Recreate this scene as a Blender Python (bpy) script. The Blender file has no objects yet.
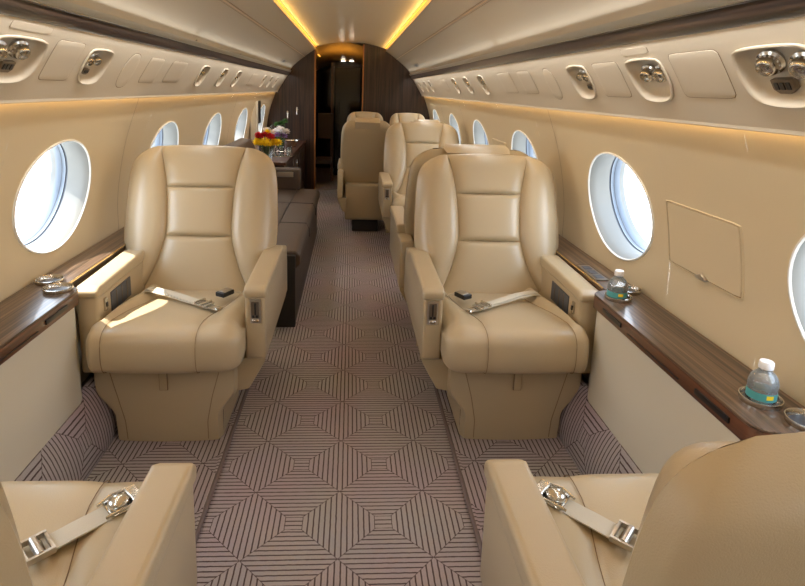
import bpy, bmesh, math, random
from mathutils import Vector, Matrix
random.seed(7)
PI = math.pi
S = bpy.context.scene
COL = S.collection

# ------------------------------------------------------------------ camera
def cam_matrix(th, ps, ro):
    B = Matrix(((1,0,0),(0,0,-1),(0,1,0)))
    cy, sy = math.cos(ps), math.sin(ps)
    Ry = Matrix(((cy,0,-sy),(0,1,0),(sy,0,cy)))
    ct, st = math.cos(th), math.sin(th)
    Rx = Matrix(((1,0,0),(0,ct,-st),(0,st,ct)))
    cr, sr = math.cos(ro), math.sin(ro)
    Rz = Matrix(((cr,-sr,0),(sr,cr,0),(0,0,1)))
    R = Rz @ Rx @ Ry @ B
    return Matrix((R[0], -R[1], -R[2])).transposed()
F_PX, CX, CY = 563.2, 383.2, 204.8
cd = bpy.data.cameras.new('camera'); cam = bpy.data.objects.new('camera', cd); COL.objects.link(cam)
cd.sensor_fit = 'HORIZONTAL'; cd.sensor_width = 36.0
cd.lens = 36.0 * F_PX / 805.0
cd.shift_x = (402.5 - CX) / 805.0
cd.shift_y = (CY - 293.0) / 805.0
cd.clip_start = 0.02; cd.clip_end = 500
M4 = cam_matrix(math.radians(11.54), math.radians(3.48), math.radians(1.70)).to_4x4()
M4.translation = Vector((0.017, 0.0, 1.33))
cam.matrix_world = M4
S.camera = cam

# ------------------------------------------------------------------ view, world, sun
S.view_settings.view_transform = 'Standard'
S.view_settings.look = 'None'
S.view_settings.gamma = 1.0
S.view_settings.use_curve_mapping = False
S.view_settings.exposure = 0.06
S.cycles.use_denoising = True
S.cycles.max_bounces = 12
S.cycles.diffuse_bounces = 7
S.cycles.glossy_bounces = 4
S.cycles.transmission_bounces = 6
S.cycles.transparent_max_bounces = 12
S.cycles.sample_clamp_indirect = 6
S.cycles.caustics_reflective = False
S.cycles.caustics_refractive = False

w = bpy.data.worlds.new('sky'); S.world = w; w.use_nodes = True
nt = w.node_tree; nt.nodes.clear()
tc = nt.nodes.new('ShaderNodeTexCoord'); sp = nt.nodes.new('ShaderNodeSeparateXYZ')
rp = nt.nodes.new('ShaderNodeValToRGB'); bg = nt.nodes.new('ShaderNodeBackground'); wo = nt.nodes.new('ShaderNodeOutputWorld')
nt.links.new(tc.outputs['Generated'], sp.inputs[0]); nt.links.new(sp.outputs['Z'], rp.inputs[0])
rp.color_ramp.elements[0].position = 0.0; rp.color_ramp.elements[0].color = (0.97, 0.99, 1.0, 1)
rp.color_ramp.elements[1].position = 0.6; rp.color_ramp.elements[1].color = (0.70, 0.84, 1.0, 1)
bg.inputs['Strength'].default_value = 8.0
nt.links.new(rp.outputs[0], bg.inputs[0]); nt.links.new(bg.outputs[0], wo.inputs[0])

sd = bpy.data.lights.new('sun', 'SUN'); sun = bpy.data.objects.new('sun', sd); COL.objects.link(sun)
sd.energy = 14.0; sd.angle = 0.009; sd.color = (1.0, 0.93, 0.80)
sdir = Vector((0.585, -0.02, -0.81)).normalized()      # direction of travel
sun.rotation_euler = sdir.to_track_quat('-Z', 'Y').to_euler()
sun.location = (-6, 2, 8)

def area(name, loc, size, direction, energy, color, spread=PI):
    l = bpy.data.lights.new(name, 'AREA'); o = bpy.data.objects.new(name, l); COL.objects.link(o)
    l.shape = 'RECTANGLE'; l.size = size[0]; l.size_y = size[1]; l.energy = energy; l.color = color; l.spread = spread
    o.location = loc
    z = -Vector(direction).normalized(); y = Vector((0, 1, 0)); y = (y-z*y.dot(z)).normalized(); x = y.cross(z)   # long side along the cabin
    o.rotation_euler = Matrix((x, y, z)).transposed().to_euler()
    return o
WIN_Y = [-1.38, -0.22, 0.945, 2.09, 3.28, 4.43, 5.58, 6.76]
for s in (-1, 1):
    for yy in WIN_Y:      # daylight portals just outside each cabin window: sampling aids, they add no light
        p = area('window_portal', (s*1.23, yy, 0.93), (0.5, 0.62), (-s, 0, 0), 1, (1,1,1))
        p.data.cycles.is_portal = True
WASH, BINFILL, COVE = 7.0, 1.3, 6.0
for s in (-1, 1):         # the cabin's LED wash strips: down from the valance and into the ceiling cove, with a bin fill added
    for y0, y1 in ((-1.6, 2.9), (2.95, 7.3)):
        area('valance_wash_light', (s*0.755, (y0+y1)/2, 1.505), (0.02, y1-y0), (s*0.15, 0, -1), WASH, (1.0, 0.97, 0.92), 2.9)
        area('bin_fill_light', (s*0.735, (y0+y1)/2, 1.545), (0.015, y1-y0), (-s*0.75, 0, 1), BINFILL, (1.0, 0.95, 0.86), 2.9)  # fill strip added to brighten the bin doors
        area('cove_wash_light', (s*0.425, (y0+y1)/2, 1.826), (0.012, y1-y0), (-s, 0, .30), COVE, (1.0, 0.55, 0.13), 2.8)

# ------------------------------------------------------------------ materials
MATS = {}
def new_mat(name):
    m = bpy.data.materials.new(name); m.use_nodes = True
    b = m.node_tree.nodes['Principled BSDF']; MATS[name] = m
    return m, m.node_tree, b
def N(nt, t, **k):
    n = nt.nodes.new(t)
    for a, v in k.items(): setattr(n, a, v)
    return n
def mth(nt, op, a, b=None, c=None):
    n = nt.nodes.new('ShaderNodeMath'); n.operation = op
    for i, v in enumerate((a, b, c)):
        if v is None: continue
        if isinstance(v, (int, float)): n.inputs[i].default_value = v
        else: nt.links.new(v, n.inputs[i])
    return n.outputs[0]
def simple(name, col, rough=0.5, metal=0.0, spec=0.5, coat=0.0, bump=0.0, bscale=200, var=0.0, coat_r=0.05):
    m, nt, b = new_mat(name)
    b.inputs['Base Color'].default_value = (*col, 1); b.inputs['Roughness'].default_value = rough
    b.inputs['Metallic'].default_value = metal; b.inputs['Specular IOR Level'].default_value = spec
    b.inputs['Coat Weight'].default_value = coat; b.inputs['Coat Roughness'].default_value = coat_r
    if bump or var:
        t = N(nt, 'ShaderNodeTexCoord'); no = N(nt, 'ShaderNodeTexNoise')
        no.inputs['Scale'].default_value = bscale; no.inputs['Detail'].default_value = 3
        nt.links.new(t.outputs['Object'], no.inputs['Vector'])
        if bump:
            bp = N(nt, 'ShaderNodeBump'); bp.inputs['Strength'].default_value = bump; bp.inputs['Distance'].default_value = 0.002
            nt.links.new(no.outputs[0], bp.inputs['Height']); nt.links.new(bp.outputs[0], b.inputs['Normal'])
        if var:
            n2 = N(nt, 'ShaderNodeTexNoise'); n2.inputs['Scale'].default_value = 4; n2.inputs['Detail'].default_value = 4
            nt.links.new(t.outputs['Object'], n2.inputs['Vector'])
            mx = N(nt, 'ShaderNodeMix', data_type='RGBA')
            mx.inputs['A'].default_value = tuple(c*(1-var) for c in col) + (1,)
            mx.inputs['B'].default_value = tuple(min(1, c*(1+var)) for c in col) + (1,)
            nt.links.new(n2.outputs[0], mx.inputs['Factor']); nt.links.new(mx.outputs['Result'], b.inputs['Base Color'])
    return m
def emis(name, col, st):
    m, nt, b = new_mat(name)
    b.inputs['Base Color'].default_value = (*col, 1)
    b.inputs['Emission Color'].default_value = (*col, 1); b.inputs['Emission Strength'].default_value = st
    return m
LEATHER = simple('tan_leather', (0.47, 0.385, 0.255), 0.29, spec=0.6, bump=0.25, bscale=450, var=0.05)
LEATHERB = simple('tan_leather_back', (0.43, 0.35, 0.225), 0.42, spec=0.45, bump=0.25, bscale=450)
BROWN = simple('brown_leather', (0.054, 0.034, 0.023), 0.5, bump=0.3, bscale=350, var=0.1)
WALL = simple('cream_wall_fabric', (0.64, 0.545, 0.375), 0.62, spec=0.3, bump=0.12, bscale=120)
PSU = simple('cream_overhead_leather', (0.60, 0.54, 0.44), 0.55, spec=0.35, bump=0.08, bscale=300)
BIN = simple('bin_door_laminate', (0.60, 0.56, 0.48), 0.2, spec=0.5)
CEIL = simple('ceiling_laminate', (0.68, 0.64, 0.56), 0.16, spec=0.5)
PANEL = simple('lower_panel_cream', (0.70, 0.67, 0.57), 0.45, spec=0.4)
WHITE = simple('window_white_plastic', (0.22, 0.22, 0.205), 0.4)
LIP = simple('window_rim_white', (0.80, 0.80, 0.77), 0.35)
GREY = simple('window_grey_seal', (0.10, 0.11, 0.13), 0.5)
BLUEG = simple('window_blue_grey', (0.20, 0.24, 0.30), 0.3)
CHROME = simple('chrome', (0.60, 0.58, 0.54), 0.2, 1.0)
STEEL = simple('brushed_steel', (0.55, 0.52, 0.48), 0.32, 1.0)
COPPER = simple('copper_toned_edge', (0.42, 0.17, 0.05), 0.3)
BRASS = simple('brass', (0.70, 0.50, 0.24), 0.25, 1.0)
BLACK = simple('black_plastic', (0.012, 0.012, 0.014), 0.35)
DKGREY = simple('dark_grey_plastic', (0.055, 0.062, 0.078), 0.4)
SILV = simple('grey_rail', (0.40, 0.41, 0.39), 0.3, spec=0.5)
SEAM = simple('dark_stitch_seam', (0.22, 0.145, 0.08), 0.8)
PIPE = simple('cream_piping', (0.62, 0.44, 0.26), 0.5)
PEDESTAL = simple('pedestal_dark', (0.02, 0.017, 0.016), 0.6)
WEB = simple('belt_webbing', (0.60, 0.57, 0.49), 0.75, bump=0.4, bscale=900)
APRON = simple('apron_concrete', (0.62, 0.62, 0.60), 0.9, var=0.06)
LEDC = emis('led_cove_amber', (1.0, 0.46, 0.06), 1.5)
LEDW = emis('led_wall_amber', (1.0, 0.60, 0.20), 9.0)
DOWN = emis('downlight_white', (1.0, 0.92, 0.8), 6)
GOLD = simple('bronze_ceiling', (0.34, 0.20, 0.06), 0.35, spec=0.5)
MIRROR = simple('black_gloss_door', (0.012, 0.012, 0.014), 0.08, spec=0.6)
YEL = simple('yellow_petals', (0.95, 0.74, 0.03), 0.6)
REDP = simple('red_petals', (0.55, 0.02, 0.03), 0.6)
WHP = simple('white_petals', (0.80, 0.76, 0.74), 0.6)
PURP = simple('purple_petals', (0.34, 0.20, 0.42), 0.6)
GREEN = simple('green_stems', (0.05, 0.14, 0.03), 0.6)
CAPM = simple('bottle_cap_white', (0.82, 0.84, 0.90), 0.35)
LABEL = simple('teal_label', (0.10, 0.42, 0.44), 0.4)
LABELW = simple('label_print_white', (0.85, 0.88, 0.85), 0.5)
BIND = simple('carpet_binding_mauve', (0.16, 0.125, 0.125), 0.95, bump=.5, bscale=500)
SOCK = simple('outlet_plate', (0.20, 0.16, 0.12), 0.35, 0.6)

def glass(name, tint=(1,1,1), tw=0.9, rough=0.02):
    m, nt, b = new_mat(name); nt.nodes.remove(b)
    out = nt.nodes['Material Output']
    tr = N(nt, 'ShaderNodeBsdfTransparent'); tr.inputs[0].default_value = (*tint, 1)
    gl = N(nt, 'ShaderNodeBsdfGlossy'); gl.inputs['Roughness'].default_value = rough
    fr = N(nt, 'ShaderNodeFresnel'); fr.inputs[0].default_value = 1.45
    mx = N(nt, 'ShaderNodeMixShader')
    f = mth(nt, 'MULTIPLY_ADD', fr.outputs[0], 0.9, 1-tw if tw < 1 else 0.0)
    nt.links.new(f, mx.inputs[0]); nt.links.new(tr.outputs[0], mx.inputs[1]); nt.links.new(gl.outputs[0], mx.inputs[2])
    nt.links.new(mx.outputs[0], out.inputs[0])
    return m
def frosted(name, dif, amt, tint=(1,1,1)):
    m = glass(name, tint, .95, .05); nt = m.node_tree; out = nt.nodes['Material Output']
    src = out.inputs[0].links[0].from_socket
    d = N(nt, 'ShaderNodeBsdfDiffuse'); d.inputs[0].default_value = (*dif, 1)
    mx = N(nt, 'ShaderNodeMixShader'); mx.inputs[0].default_value = amt
    nt.links.new(src, mx.inputs[1]); nt.links.new(d.outputs[0], mx.inputs[2]); nt.links.new(mx.outputs[0], out.inputs[0])
    return m
PANE = glass('window_glass', (0.97, 0.98, 1.0), 1.0)
PET = frosted('clear_bottle_plastic', (0.75, 0.85, 0.92), .22)
GLASS = glass('clear_glass', (0.90, 0.93, 0.92), 0.95)
WATER = glass('water', (0.94, 0.97, 0.98), 0.98)

def wood(name, dark, light, axis='Y', rough=0.14, scale=60, coat=0.6, stretch=0.012):
    m, nt, b = new_mat(name)
    t = N(nt, 'ShaderNodeTexCoord'); mp = N(nt, 'ShaderNodeMapping')
    sc = {'Y': (1, stretch, 1), 'Z': (1, 1, stretch), 'X': (stretch, 1, 1)}[axis]
    mp.inputs['Scale'].default_value = sc
    n1 = N(nt, 'ShaderNodeTexNoise'); n1.inputs['Scale'].default_value = scale; n1.inputs['Detail'].default_value = 5; n1.inputs['Roughness'].default_value = 0.65
    nt.links.new(t.outputs['Object'], mp.inputs[0]); nt.links.new(mp.outputs[0], n1.inputs['Vector'])
    r = N(nt, 'ShaderNodeValToRGB'); r.color_ramp.elements[0].position = 0.38; r.color_ramp.elements[1].position = 0.66
    r.color_ramp.elements[0].color = (*dark, 1); r.color_ramp.elements[1].color = (*light, 1)
    nt.links.new(n1.outputs[0], r.inputs[0]); nt.links.new(r.outputs[0], b.inputs['Base Color'])
    b.inputs['Roughness'].default_value = 0.35; b.inputs['Coat Weight'].default_value = coat; b.inputs['Coat Roughness'].default_value = rough
    return m
WOODL = wood('zebrano_ledge_veneer', (0.028, 0.016, 0.010), (0.20, 0.125, 0.08), 'Y', 0.10, 110, coat=.4)
WOODE = wood('ledge_edge_veneer', (0.055, 0.020, 0.010), (0.15, 0.055, 0.025), 'Y', 0.10, 60)
WOODS = wood('valance_veneer', (0.007, 0.004, 0.003), (0.032, 0.018, 0.012), 'Y', 0.12, 90)
WOODB = wood('bulkhead_veneer', (0.010, 0.005, 0.004), (0.060, 0.028, 0.018), 'Z', 0.12, 45, coat=.35, stretch=0.03)
WOODR = wood('red_wood_edge', (0.05, 0.014, 0.006), (0.12, 0.035, 0.014), 'Y', 0.08, 40)

def carpet(name):
    m, nt, b = new_mat(name)
    uv = N(nt, 'ShaderNodeUVMap'); uv.uv_map = 'UVMap'
    s = N(nt, 'ShaderNodeSeparateXYZ'); nt.links.new(uv.outputs[0], s.inputs[0])
    P = 0.279
    def cell(o, off): # to [-.5,.5]
        q = mth(nt, 'MULTIPLY_ADD', o, 1/P, off); f = mth(nt, 'FRACT', q); return mth(nt, 'SUBTRACT', f, 0.5)
    no = N(nt, 'ShaderNodeTexNoise'); no.inputs['Scale'].default_value = 55; no.inputs['Detail'].default_value = 2
    nt.links.new(uv.outputs[0], no.inputs['Vector'])
    jit = mth(nt, 'MULTIPLY_ADD', no.outputs[0], 0.010, -0.005)
    u = cell(s.outputs[0], 0.0); v = cell(s.outputs[1], 0.0)
    au = mth(nt, 'ABSOLUTE', u); av = mth(nt, 'ABSOLUTE', v)
    d = mth(nt, 'ADD', mth(nt, 'MAXIMUM', au, av), jit)
    NL = 16.0
    # concentric bars; inner box filled with bars across
    inner = mth(nt, 'LESS_THAN', d, 0.0938)
    ds = mth(nt, 'ADD', mth(nt, 'MULTIPLY', inner, mth(nt, 'ADD', v, jit)), mth(nt, 'MULTIPLY', mth(nt, 'SUBTRACT', 1.0, inner), d))
    fr = mth(nt, 'FRACT', mth(nt, 'MULTIPLY_ADD', ds, NL, 16.0))
    tri = mth(nt, 'ABSOLUTE', mth(nt, 'SUBTRACT', fr, 0.5))        # 0.5 at line centre
    l1 = mth(nt, 'LESS_THAN', tri, 0.125)
    # bars running across are staggered half a pitch against those running along, and end on a fine mitre line
    along = mth(nt, 'GREATER_THAN', au, av)
    fr2 = mth(nt, 'FRACT', mth(nt, 'MULTIPLY_ADD', ds, NL, 16.5))
    tri2 = mth(nt, 'ABSOLUTE', mth(nt, 'SUBTRACT', fr2, 0.5))
    l1b = mth(nt, 'LESS_THAN', tri2, 0.125)
    outer_ = mth(nt, 'GREATER_THAN', d, 0.0938)
    stag = mth(nt, 'MULTIPLY', outer_, mth(nt, 'SUBTRACT', 1.0, along))
    lA = mth(nt, 'ADD', mth(nt, 'MULTIPLY', stag, l1b), mth(nt, 'MULTIPLY', mth(nt, 'SUBTRACT', 1.0, stag), l1))
    dg = mth(nt, 'ABSOLUTE', mth(nt, 'SUBTRACT', au, av))
    l2 = mth(nt, 'MULTIPLY', mth(nt, 'LESS_THAN', dg, 0.0045), outer_)
    ln = mth(nt, 'MAXIMUM', lA, l2)
    fib = N(nt, 'ShaderNodeTexNoise'); fib.inputs['Scale'].default_value = 420; fib.inputs['Detail'].default_value = 3
    nt.links.new(uv.outputs[0], fib.inputs['Vector'])
    big = N(nt, 'ShaderNodeTexNoise'); big.inputs['Scale'].default_value = 3.0
    nt.links.new(uv.outputs[0], big.inputs['Vector'])
    c1 = N(nt, 'ShaderNodeMix', data_type='RGBA'); c1.inputs['A'].default_value = (0.28, 0.245, 0.25, 1); c1.inputs['B'].default_value = (0.60, 0.53, 0.54, 1)
    nt.links.new(fib.outputs[0], c1.inputs['Factor'])
    cv = N(nt, 'ShaderNodeMix', data_type='RGBA', blend_type='MULTIPLY'); cv.inputs['Factor'].default_value = 0.25
    nt.links.new(c1.outputs['Result'], cv.inputs['A']); nt.links.new(big.outputs['Color'], cv.inputs['B'])
    c2 = N(nt, 'ShaderNodeMix', data_type='RGBA'); c2.inputs['B'].default_value = (0.095, 0.066, 0.068, 1)
    nt.links.new(ln, c2.inputs['Factor']); nt.links.new(cv.outputs['Result'], c2.inputs['A'])
    nt.links.new(c2.outputs['Result'], b.inputs['Base Color'])
    b.inputs['Roughness'].default_value = 0.95; b.inputs['Specular IOR Level'].default_value = 0.1
    bp = N(nt, 'ShaderNodeBump'); bp.inputs['Strength'].default_value = 0.6; bp.inputs['Distance'].default_value = 0.003
    hh = mth(nt, 'SUBTRACT', mth(nt, 'MULTIPLY', fib.outputs[0], 0.6), ln)
    nt.links.new(hh, bp.inputs['Height']); nt.links.new(bp.outputs[0], b.inputs['Normal'])
    return m
CARPET = carpet('carpet_woven_squares')

# ------------------------------------------------------------------ mesh helpers
class MB:
    def __init__(s): s.v = []; s.f = []; s.mi = []; s.uv = None
    def add(s, vs, fs, mi=0):
        o = len(s.v); s.v += [tuple(p) for p in vs]; s.f += [tuple(i+o for i in f) for f in fs]; s.mi += [mi]*len(fs)
        return s
    def grid(s, fn, nu, nv, mi=0, cu=False, cv=False):
        """fn(a,b) a,b in 0..1"""
        vs = []; U = nu if cu else nu+1; V = nv if cv else nv+1
        for j in range(V):
            for i in range(U): vs.append(fn(i/nu, j/nv))
        fs = []
        for j in range(nv):
            for i in range(nu):
                a = j*U+i; b_ = j*U+(i+1) % U; c = ((j+1) % V)*U+(i+1) % U; d = ((j+1) % V)*U+i
                fs.append((a, b_, c, d))
        return s.add(vs, fs, mi)
    def bm(s, bm, mi=0):
        bm.verts.ensure_lookup_table(); bm.faces.ensure_lookup_table()
        for v in bm.verts: v.index = v.index
        bm.verts.index_update()
        s.add([v.co[:] for v in bm.verts], [[v.index for v in f.verts] for f in bm.faces], mi); bm.free(); return s
    def box(s, x0, x1, y0, y1, z0, z1, bev=0.0, seg=2, mi=0, taper=None, mat=None):
        bm = bmesh.new(); bmesh.ops.create_cube(bm, size=1)
        for v in bm.verts:
            v.co = Vector(((x0+x1)/2+v.co.x*(x1-x0), (y0+y1)/2+v.co.y*(y1-y0), (z0+z1)/2+v.co.z*(z1-z0)))
        if taper: 
            for v in bm.verts: v.co = Vector(taper(*v.co))
        if bev: bmesh.ops.bevel(bm, geom=bm.edges[:], offset=bev, segments=seg, profile=0.7, affect='EDGES')
        if mat: bmesh.ops.transform(bm, matrix=mat, verts=bm.verts)
        return s.bm(bm, mi)
    def prism(s, poly, axis, a0, a1, bev=0.0, seg=2, mi=0, mat=None):
        """poly 2D extruded on axis; axis 'x': (y,z); 'y': (x,z); 'z': (x,y)"""
        def P(p, a): return {'x': (a, p[0], p[1]), 'y': (p[0], a, p[1]), 'z': (p[0], p[1], a)}[axis]
        bm = bmesh.new(); n = len(poly)
        A = [bm.verts.new(P(p, a0)) for p in poly]; B = [bm.verts.new(P(p, a1)) for p in poly]
        bm.faces.new(A[::-1]); bm.faces.new(B)
        for i in range(n): bm.faces.new((A[i], A[(i+1) % n], B[(i+1) % n], B[i]))
        bmesh.ops.recalc_face_normals(bm, faces=bm.faces)
        if bev:
            es = [e for e in bm.edges if len(e.link_faces) == 2 and e.calc_face_angle(0) > 0.25]
            bmesh.ops.bevel(bm, geom=es, offset=bev, segments=seg, profile=0.6, affect='EDGES', clamp_overlap=True)
        if mat: bmesh.ops.transform(bm, matrix=mat, verts=bm.verts)
        return s.bm(bm, mi)
    def tube(s, pts, r, n=8, mi=0):
        pts = [Vector(p) for p in pts]; rings = []
        up = Vector((0, 0, 1))
        for i, p in enumerate(pts):
            t = (pts[min(i+1, len(pts)-1)]-pts[max(i-1, 0)]).normalized()
            if abs(t.z) > 0.95: up = Vector((0, 1, 0))
            x = t.cross(up).normalized(); y = x.cross(t).normalized()
            rr = r[i] if isinstance(r, (list, tuple)) else r
            rings.append([p + x*rr*math.cos(2*PI*k/n)+y*rr*math.sin(2*PI*k/n) for k in range(n)])
        vs = [q for R in rings for q in R]; fs = []
        for i in range(len(pts)-1):
            for k in range(n): fs.append((i*n+k, i*n+(k+1) % n, (i+1)*n+(k+1) % n, (i+1)*n+k))
        fs.append(tuple(range(n))[::-1]); fs.append(tuple((len(pts)-1)*n+k for k in range(n)))
        return s.add(vs, fs, mi)
    def lathe(s, prof, c=(0, 0, 0), n=20, mi=0, axis=None, cap=True):
        """prof list of (r,h)"""
        M = axis.to_track_quat('Z', 'Y').to_matrix() if axis is not None else Matrix.Identity(3)
        c = Vector(c); vs = []; fs = []
        for r, h in prof:
            for k in range(n): vs.append(c + M @ Vector((r*math.cos(2*PI*k/n), r*math.sin(2*PI*k/n), h)))
        for i in range(len(prof)-1):
            for k in range(n): fs.append((i*n+k, i*n+(k+1) % n, (i+1)*n+(k+1) % n, (i+1)*n+k))
        if cap:
            if prof[0][0] > 1e-5: fs.append(tuple(range(n))[::-1])
            if prof[-1][0] > 1e-5: fs.append(tuple((len(prof)-1)*n+k for k in range(n)))
        return s.add(vs, fs, mi)
    def ball(s, c, r, n=8, m=6, mi=0, sq=(1,1,1)):
        return s.grid(lambda a, b: (c[0]+r*sq[0]*math.sin(PI*b)*math.cos(2*PI*a), c[1]+r*sq[1]*math.sin(PI*b)*math.sin(2*PI*a), c[2]+r*sq[2]*math.cos(PI*b)), n, m, mi, cu=True)
    def ribbon(s, pts, ups, wd, th=0.003, mi=0):
        """flat strap; ups = width directions"""
        vs = []; fs = []
        P = [Vector(p) for p in pts]
        for i, p in enumerate(P):
            wv = Vector(ups[i] if isinstance(ups, list) else ups)
            t = (P[min(i+1, len(P)-1)]-P[max(i-1, 0)]).normalized()
            wv = (wv - t*wv.dot(t)).normalized(); nn = t.cross(wv).normalized()
            if nn.z < 0: nn = -nn
            for a, b_ in ((-1, 0), (1, 0), (1, 1), (-1, 1)): vs.append(p+wv*a*wd/2+nn*b_*th)
        for i in range(len(P)-1):
            for k in range(4): fs.append((i*4+k, i*4+(k+1) % 4, (i+1)*4+(k+1) % 4, (i+1)*4+k))
        fs.append((3, 2, 1, 0)); e = (len(P)-1)*4; fs.append((e, e+1, e+2, e+3))
        return s.add(vs, fs, mi)

def obj(name, mb, mats, parent=None, smooth=True, angle=40, loc=None):
    me = bpy.data.meshes.new(name)
    me.from_pydata([tuple(v) for v in mb.v], [], mb.f); me.update()
    if not isinstance(mats, (list, tuple)): mats = [mats]
    for m in mats: me.materials.append(m)
    me.polygons.foreach_set('material_index', mb.mi)
    bm = bmesh.new(); bm.from_mesh(me)
    bmesh.ops.remove_doubles(bm, verts=bm.verts, dist=1e-5)
    bmesh.ops.dissolve_degenerate(bm, dist=1e-6, edges=bm.edges)
    bmesh.ops.recalc_face_normals(bm, faces=bm.faces)
    if smooth:
        ca = math.radians(angle)
        for f in bm.faces: f.smooth = True
        for e in bm.edges:
            if len(e.link_faces) == 2 and e.calc_face_angle(0) > ca: e.smooth = False
    bm.to_mesh(me); bm.free()
    o = bpy.data.objects.new(name, me); COL.objects.link(o)
    if parent is not None: o.parent = parent
    if loc is not None: o.location = loc
    return o
def tag(o, label, cat, group=None, kind=None):
    o['label'] = label; o['category'] = cat
    if group: o['group'] = group
    if kind: o['kind'] = kind
    return o
def thing(name, label, cat, loc=(0, 0, 0), rz=0.0, group=None):
    o = bpy.data.objects.new(name, None); COL.objects.link(o); o.empty_display_size = 0.05
    o.location = loc; o.rotation_euler = (0, 0, rz)
    return tag(o, label, cat, group)
def struct(o, label=None, cat=None):
    o['kind'] = 'structure'
    if label: o['label'] = label
    if cat: o['category'] = cat
    return o
def copy_tree(o, parent=None):
    c = o.copy(); COL.objects.link(c)
    if parent is not None: c.parent = parent
    for ch in list(o.children): copy_tree(ch, c)
    return c
def uvset(o, fn):
    me = o.data; uvl = me.uv_layers.new(name='UVMap')
    for p in me.polygons:
        for li in p.loop_indices:
            uvl.data[li].uv = fn(me.vertices[me.loops[li].vertex_index].co)

Y0, YB = -1.75, 7.41          # cabin shell from behind the camera to the aft bulkhead

# ------------------------------------------------------------------ structure: profiles (x,z), mirrored by side
class Prof:
    def __init__(s, pts, n=40):
        # Catmull-Rom resample
        P = [Vector((a, b)) for a, b in pts]; P = [P[0]*2-P[1]] + P + [P[-1]*2-P[-2]]
        out = []
        for i in range(1, len(P)-2):
            for k in range(12):
                t = k/12; p0, p1, p2, p3 = P[i-1:i+3]
                out.append(0.5*((2*p1)+(p2-p0)*t+(2*p0-5*p1+4*p2-p3)*t*t+(3*p1-p0-3*p2+p3)*t**3))
        out.append(P[-2]); s.p = out
        L = [0.0]
        for i in range(1, len(out)): L.append(L[-1]+(out[i]-out[i-1]).length)
        s.L = L; s.len = L[-1]
    def at(s, l):
        l = max(0, min(s.len, l))
        for i in range(1, len(s.L)):
            if l <= s.L[i]+1e-9:
                t = (l-s.L[i-1])/max(1e-9, s.L[i]-s.L[i-1]); return s.p[i-1].lerp(s.p[i], t)
        return s.p[-1]
    def normal(s, l):     # pointing inward (towards cabin axis, -x)
        d = s.at(l+0.004)-s.at(l-0.004); n = Vector((-d.y, d.x)).normalized()
        return n if n.x < 0 else -n
    def find_z(s, z):
        return min((abs(p.y-z), l) for p, l in zip(s.p, s.L))[1]
SIDE = Prof([(1.082, .632), (1.078, .78), (1.055, .93), (1.015, 1.09), (.952, 1.262)])
PSUP = Prof([(.925, 1.272), (.895, 1.325), (.845, 1.405), (.798, 1.476)])
BINP = Prof([(.768, 1.535), (.735, 1.585), (.665, 1.652), (.575, 1.722)])
BIN2 = Prof([(.575, 1.722), (.51, 1.768), (.44, 1.812)])

def surf(pr, s, l, y, off=0.0):
    p = pr.at(l)
    if off: p = p + pr.normal(l)*off
    return (s*p.x, y, p.y)

def plain(mb, pr, s, y0, y1, nl=20, ny=4):
    mb.grid(lambda a, b: surf(pr, s, pr.len*a, y0+(y1-y0)*b), nl, ny)

def holed(mb, pr, s, y0, y1, cy, cl, rfun, rings=(0, .15, .4, .7, 1)):
    """rfun(theta)-> radius of hole in the (y,l) plane about (cy,cl)"""
    L = pr.len
    ang = [2*PI*i/64 for i in range(64)]
    for (yy, ll) in ((y0, 0), (y1, 0), (y0, L), (y1, L)): ang.append(math.atan2(ll-cl, yy-cy) % (2*PI))
    ang = sorted(set(round(a, 6) for a in ang))
    def outer(t):
        c, sn = math.cos(t), math.sin(t); k = 1e9
        if c > 1e-9: k = min(k, (y1-cy)/c)
        if c < -1e-9: k = min(k, (y0-cy)/c)
        if sn > 1e-9: k = min(k, (L-cl)/sn)
        if sn < -1e-9: k = min(k, (0-cl)/sn)
        return k
    vs = []; n = len(ang)
    for r in rings:
        for t in ang:
            k = rfun(t)*(1-r)+outer(t)*r
            vs.append(surf(pr, s, cl+k*math.sin(t), cy+k*math.cos(t)))
    fs = []
    for i in range(len(rings)-1):
        for k in range(n): fs.append((i*n+k, i*n+(k+1) % n, (i+1)*n+(k+1) % n, (i+1)*n+k))
    mb.add(vs, fs)

WA, WB = 0.264, 0.206         # window half width (y) and half height
def ell(t, a=WA, b=WB): return a*b/math.sqrt((b*math.cos(t))**2+(a*math.sin(t))**2)
CLW = SIDE.find_z(0.915)
HATCHES = [(1.553, 1), (3.84, 1)]

def rr_rad(hw, hh, rad, skew=0.0):
    """radius function for a rounded box via superellipse"""
    def f(t):
        c, s_ = abs(math.cos(t)), abs(math.sin(t)); n = rad
        return 1.0/((c/hw)**n+(s_/hh)**n)**(1/n)
    return f

for s, nm in ((-1, 'left'), (1, 'right')):
    mb = MB(); cuts = [Y0]
    for wy in WIN_Y: cuts += [wy-0.36, wy+0.36]
    cuts.append(YB)
    for i in range(0, len(cuts)-1, 2):
        plain(mb, SIDE, s, cuts[i], cuts[i+1], 48, 3)
    for wy in WIN_Y: holed(mb, SIDE, s, wy-0.36, wy+0.36, wy, CLW, ell)
    # hollow return behind the LED gap
    wall = obj('wall_'+nm, mb, WALL); struct(wall)
    # upright seams in the wall lining, one between each pair of windows
    for wy in WIN_Y:
        yy = wy+0.5825
        if yy > 6.5 or min(abs(yy-h_[0]) for h_ in HATCHES) < .3: continue
        g = MB(); g.grid(lambda a, b: surf(SIDE, s, SIDE.len*a, yy-0.0015+0.003*b, 0.0016), 30, 1)
        o = obj('lining_seam', g, SEAM, wall)
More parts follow.
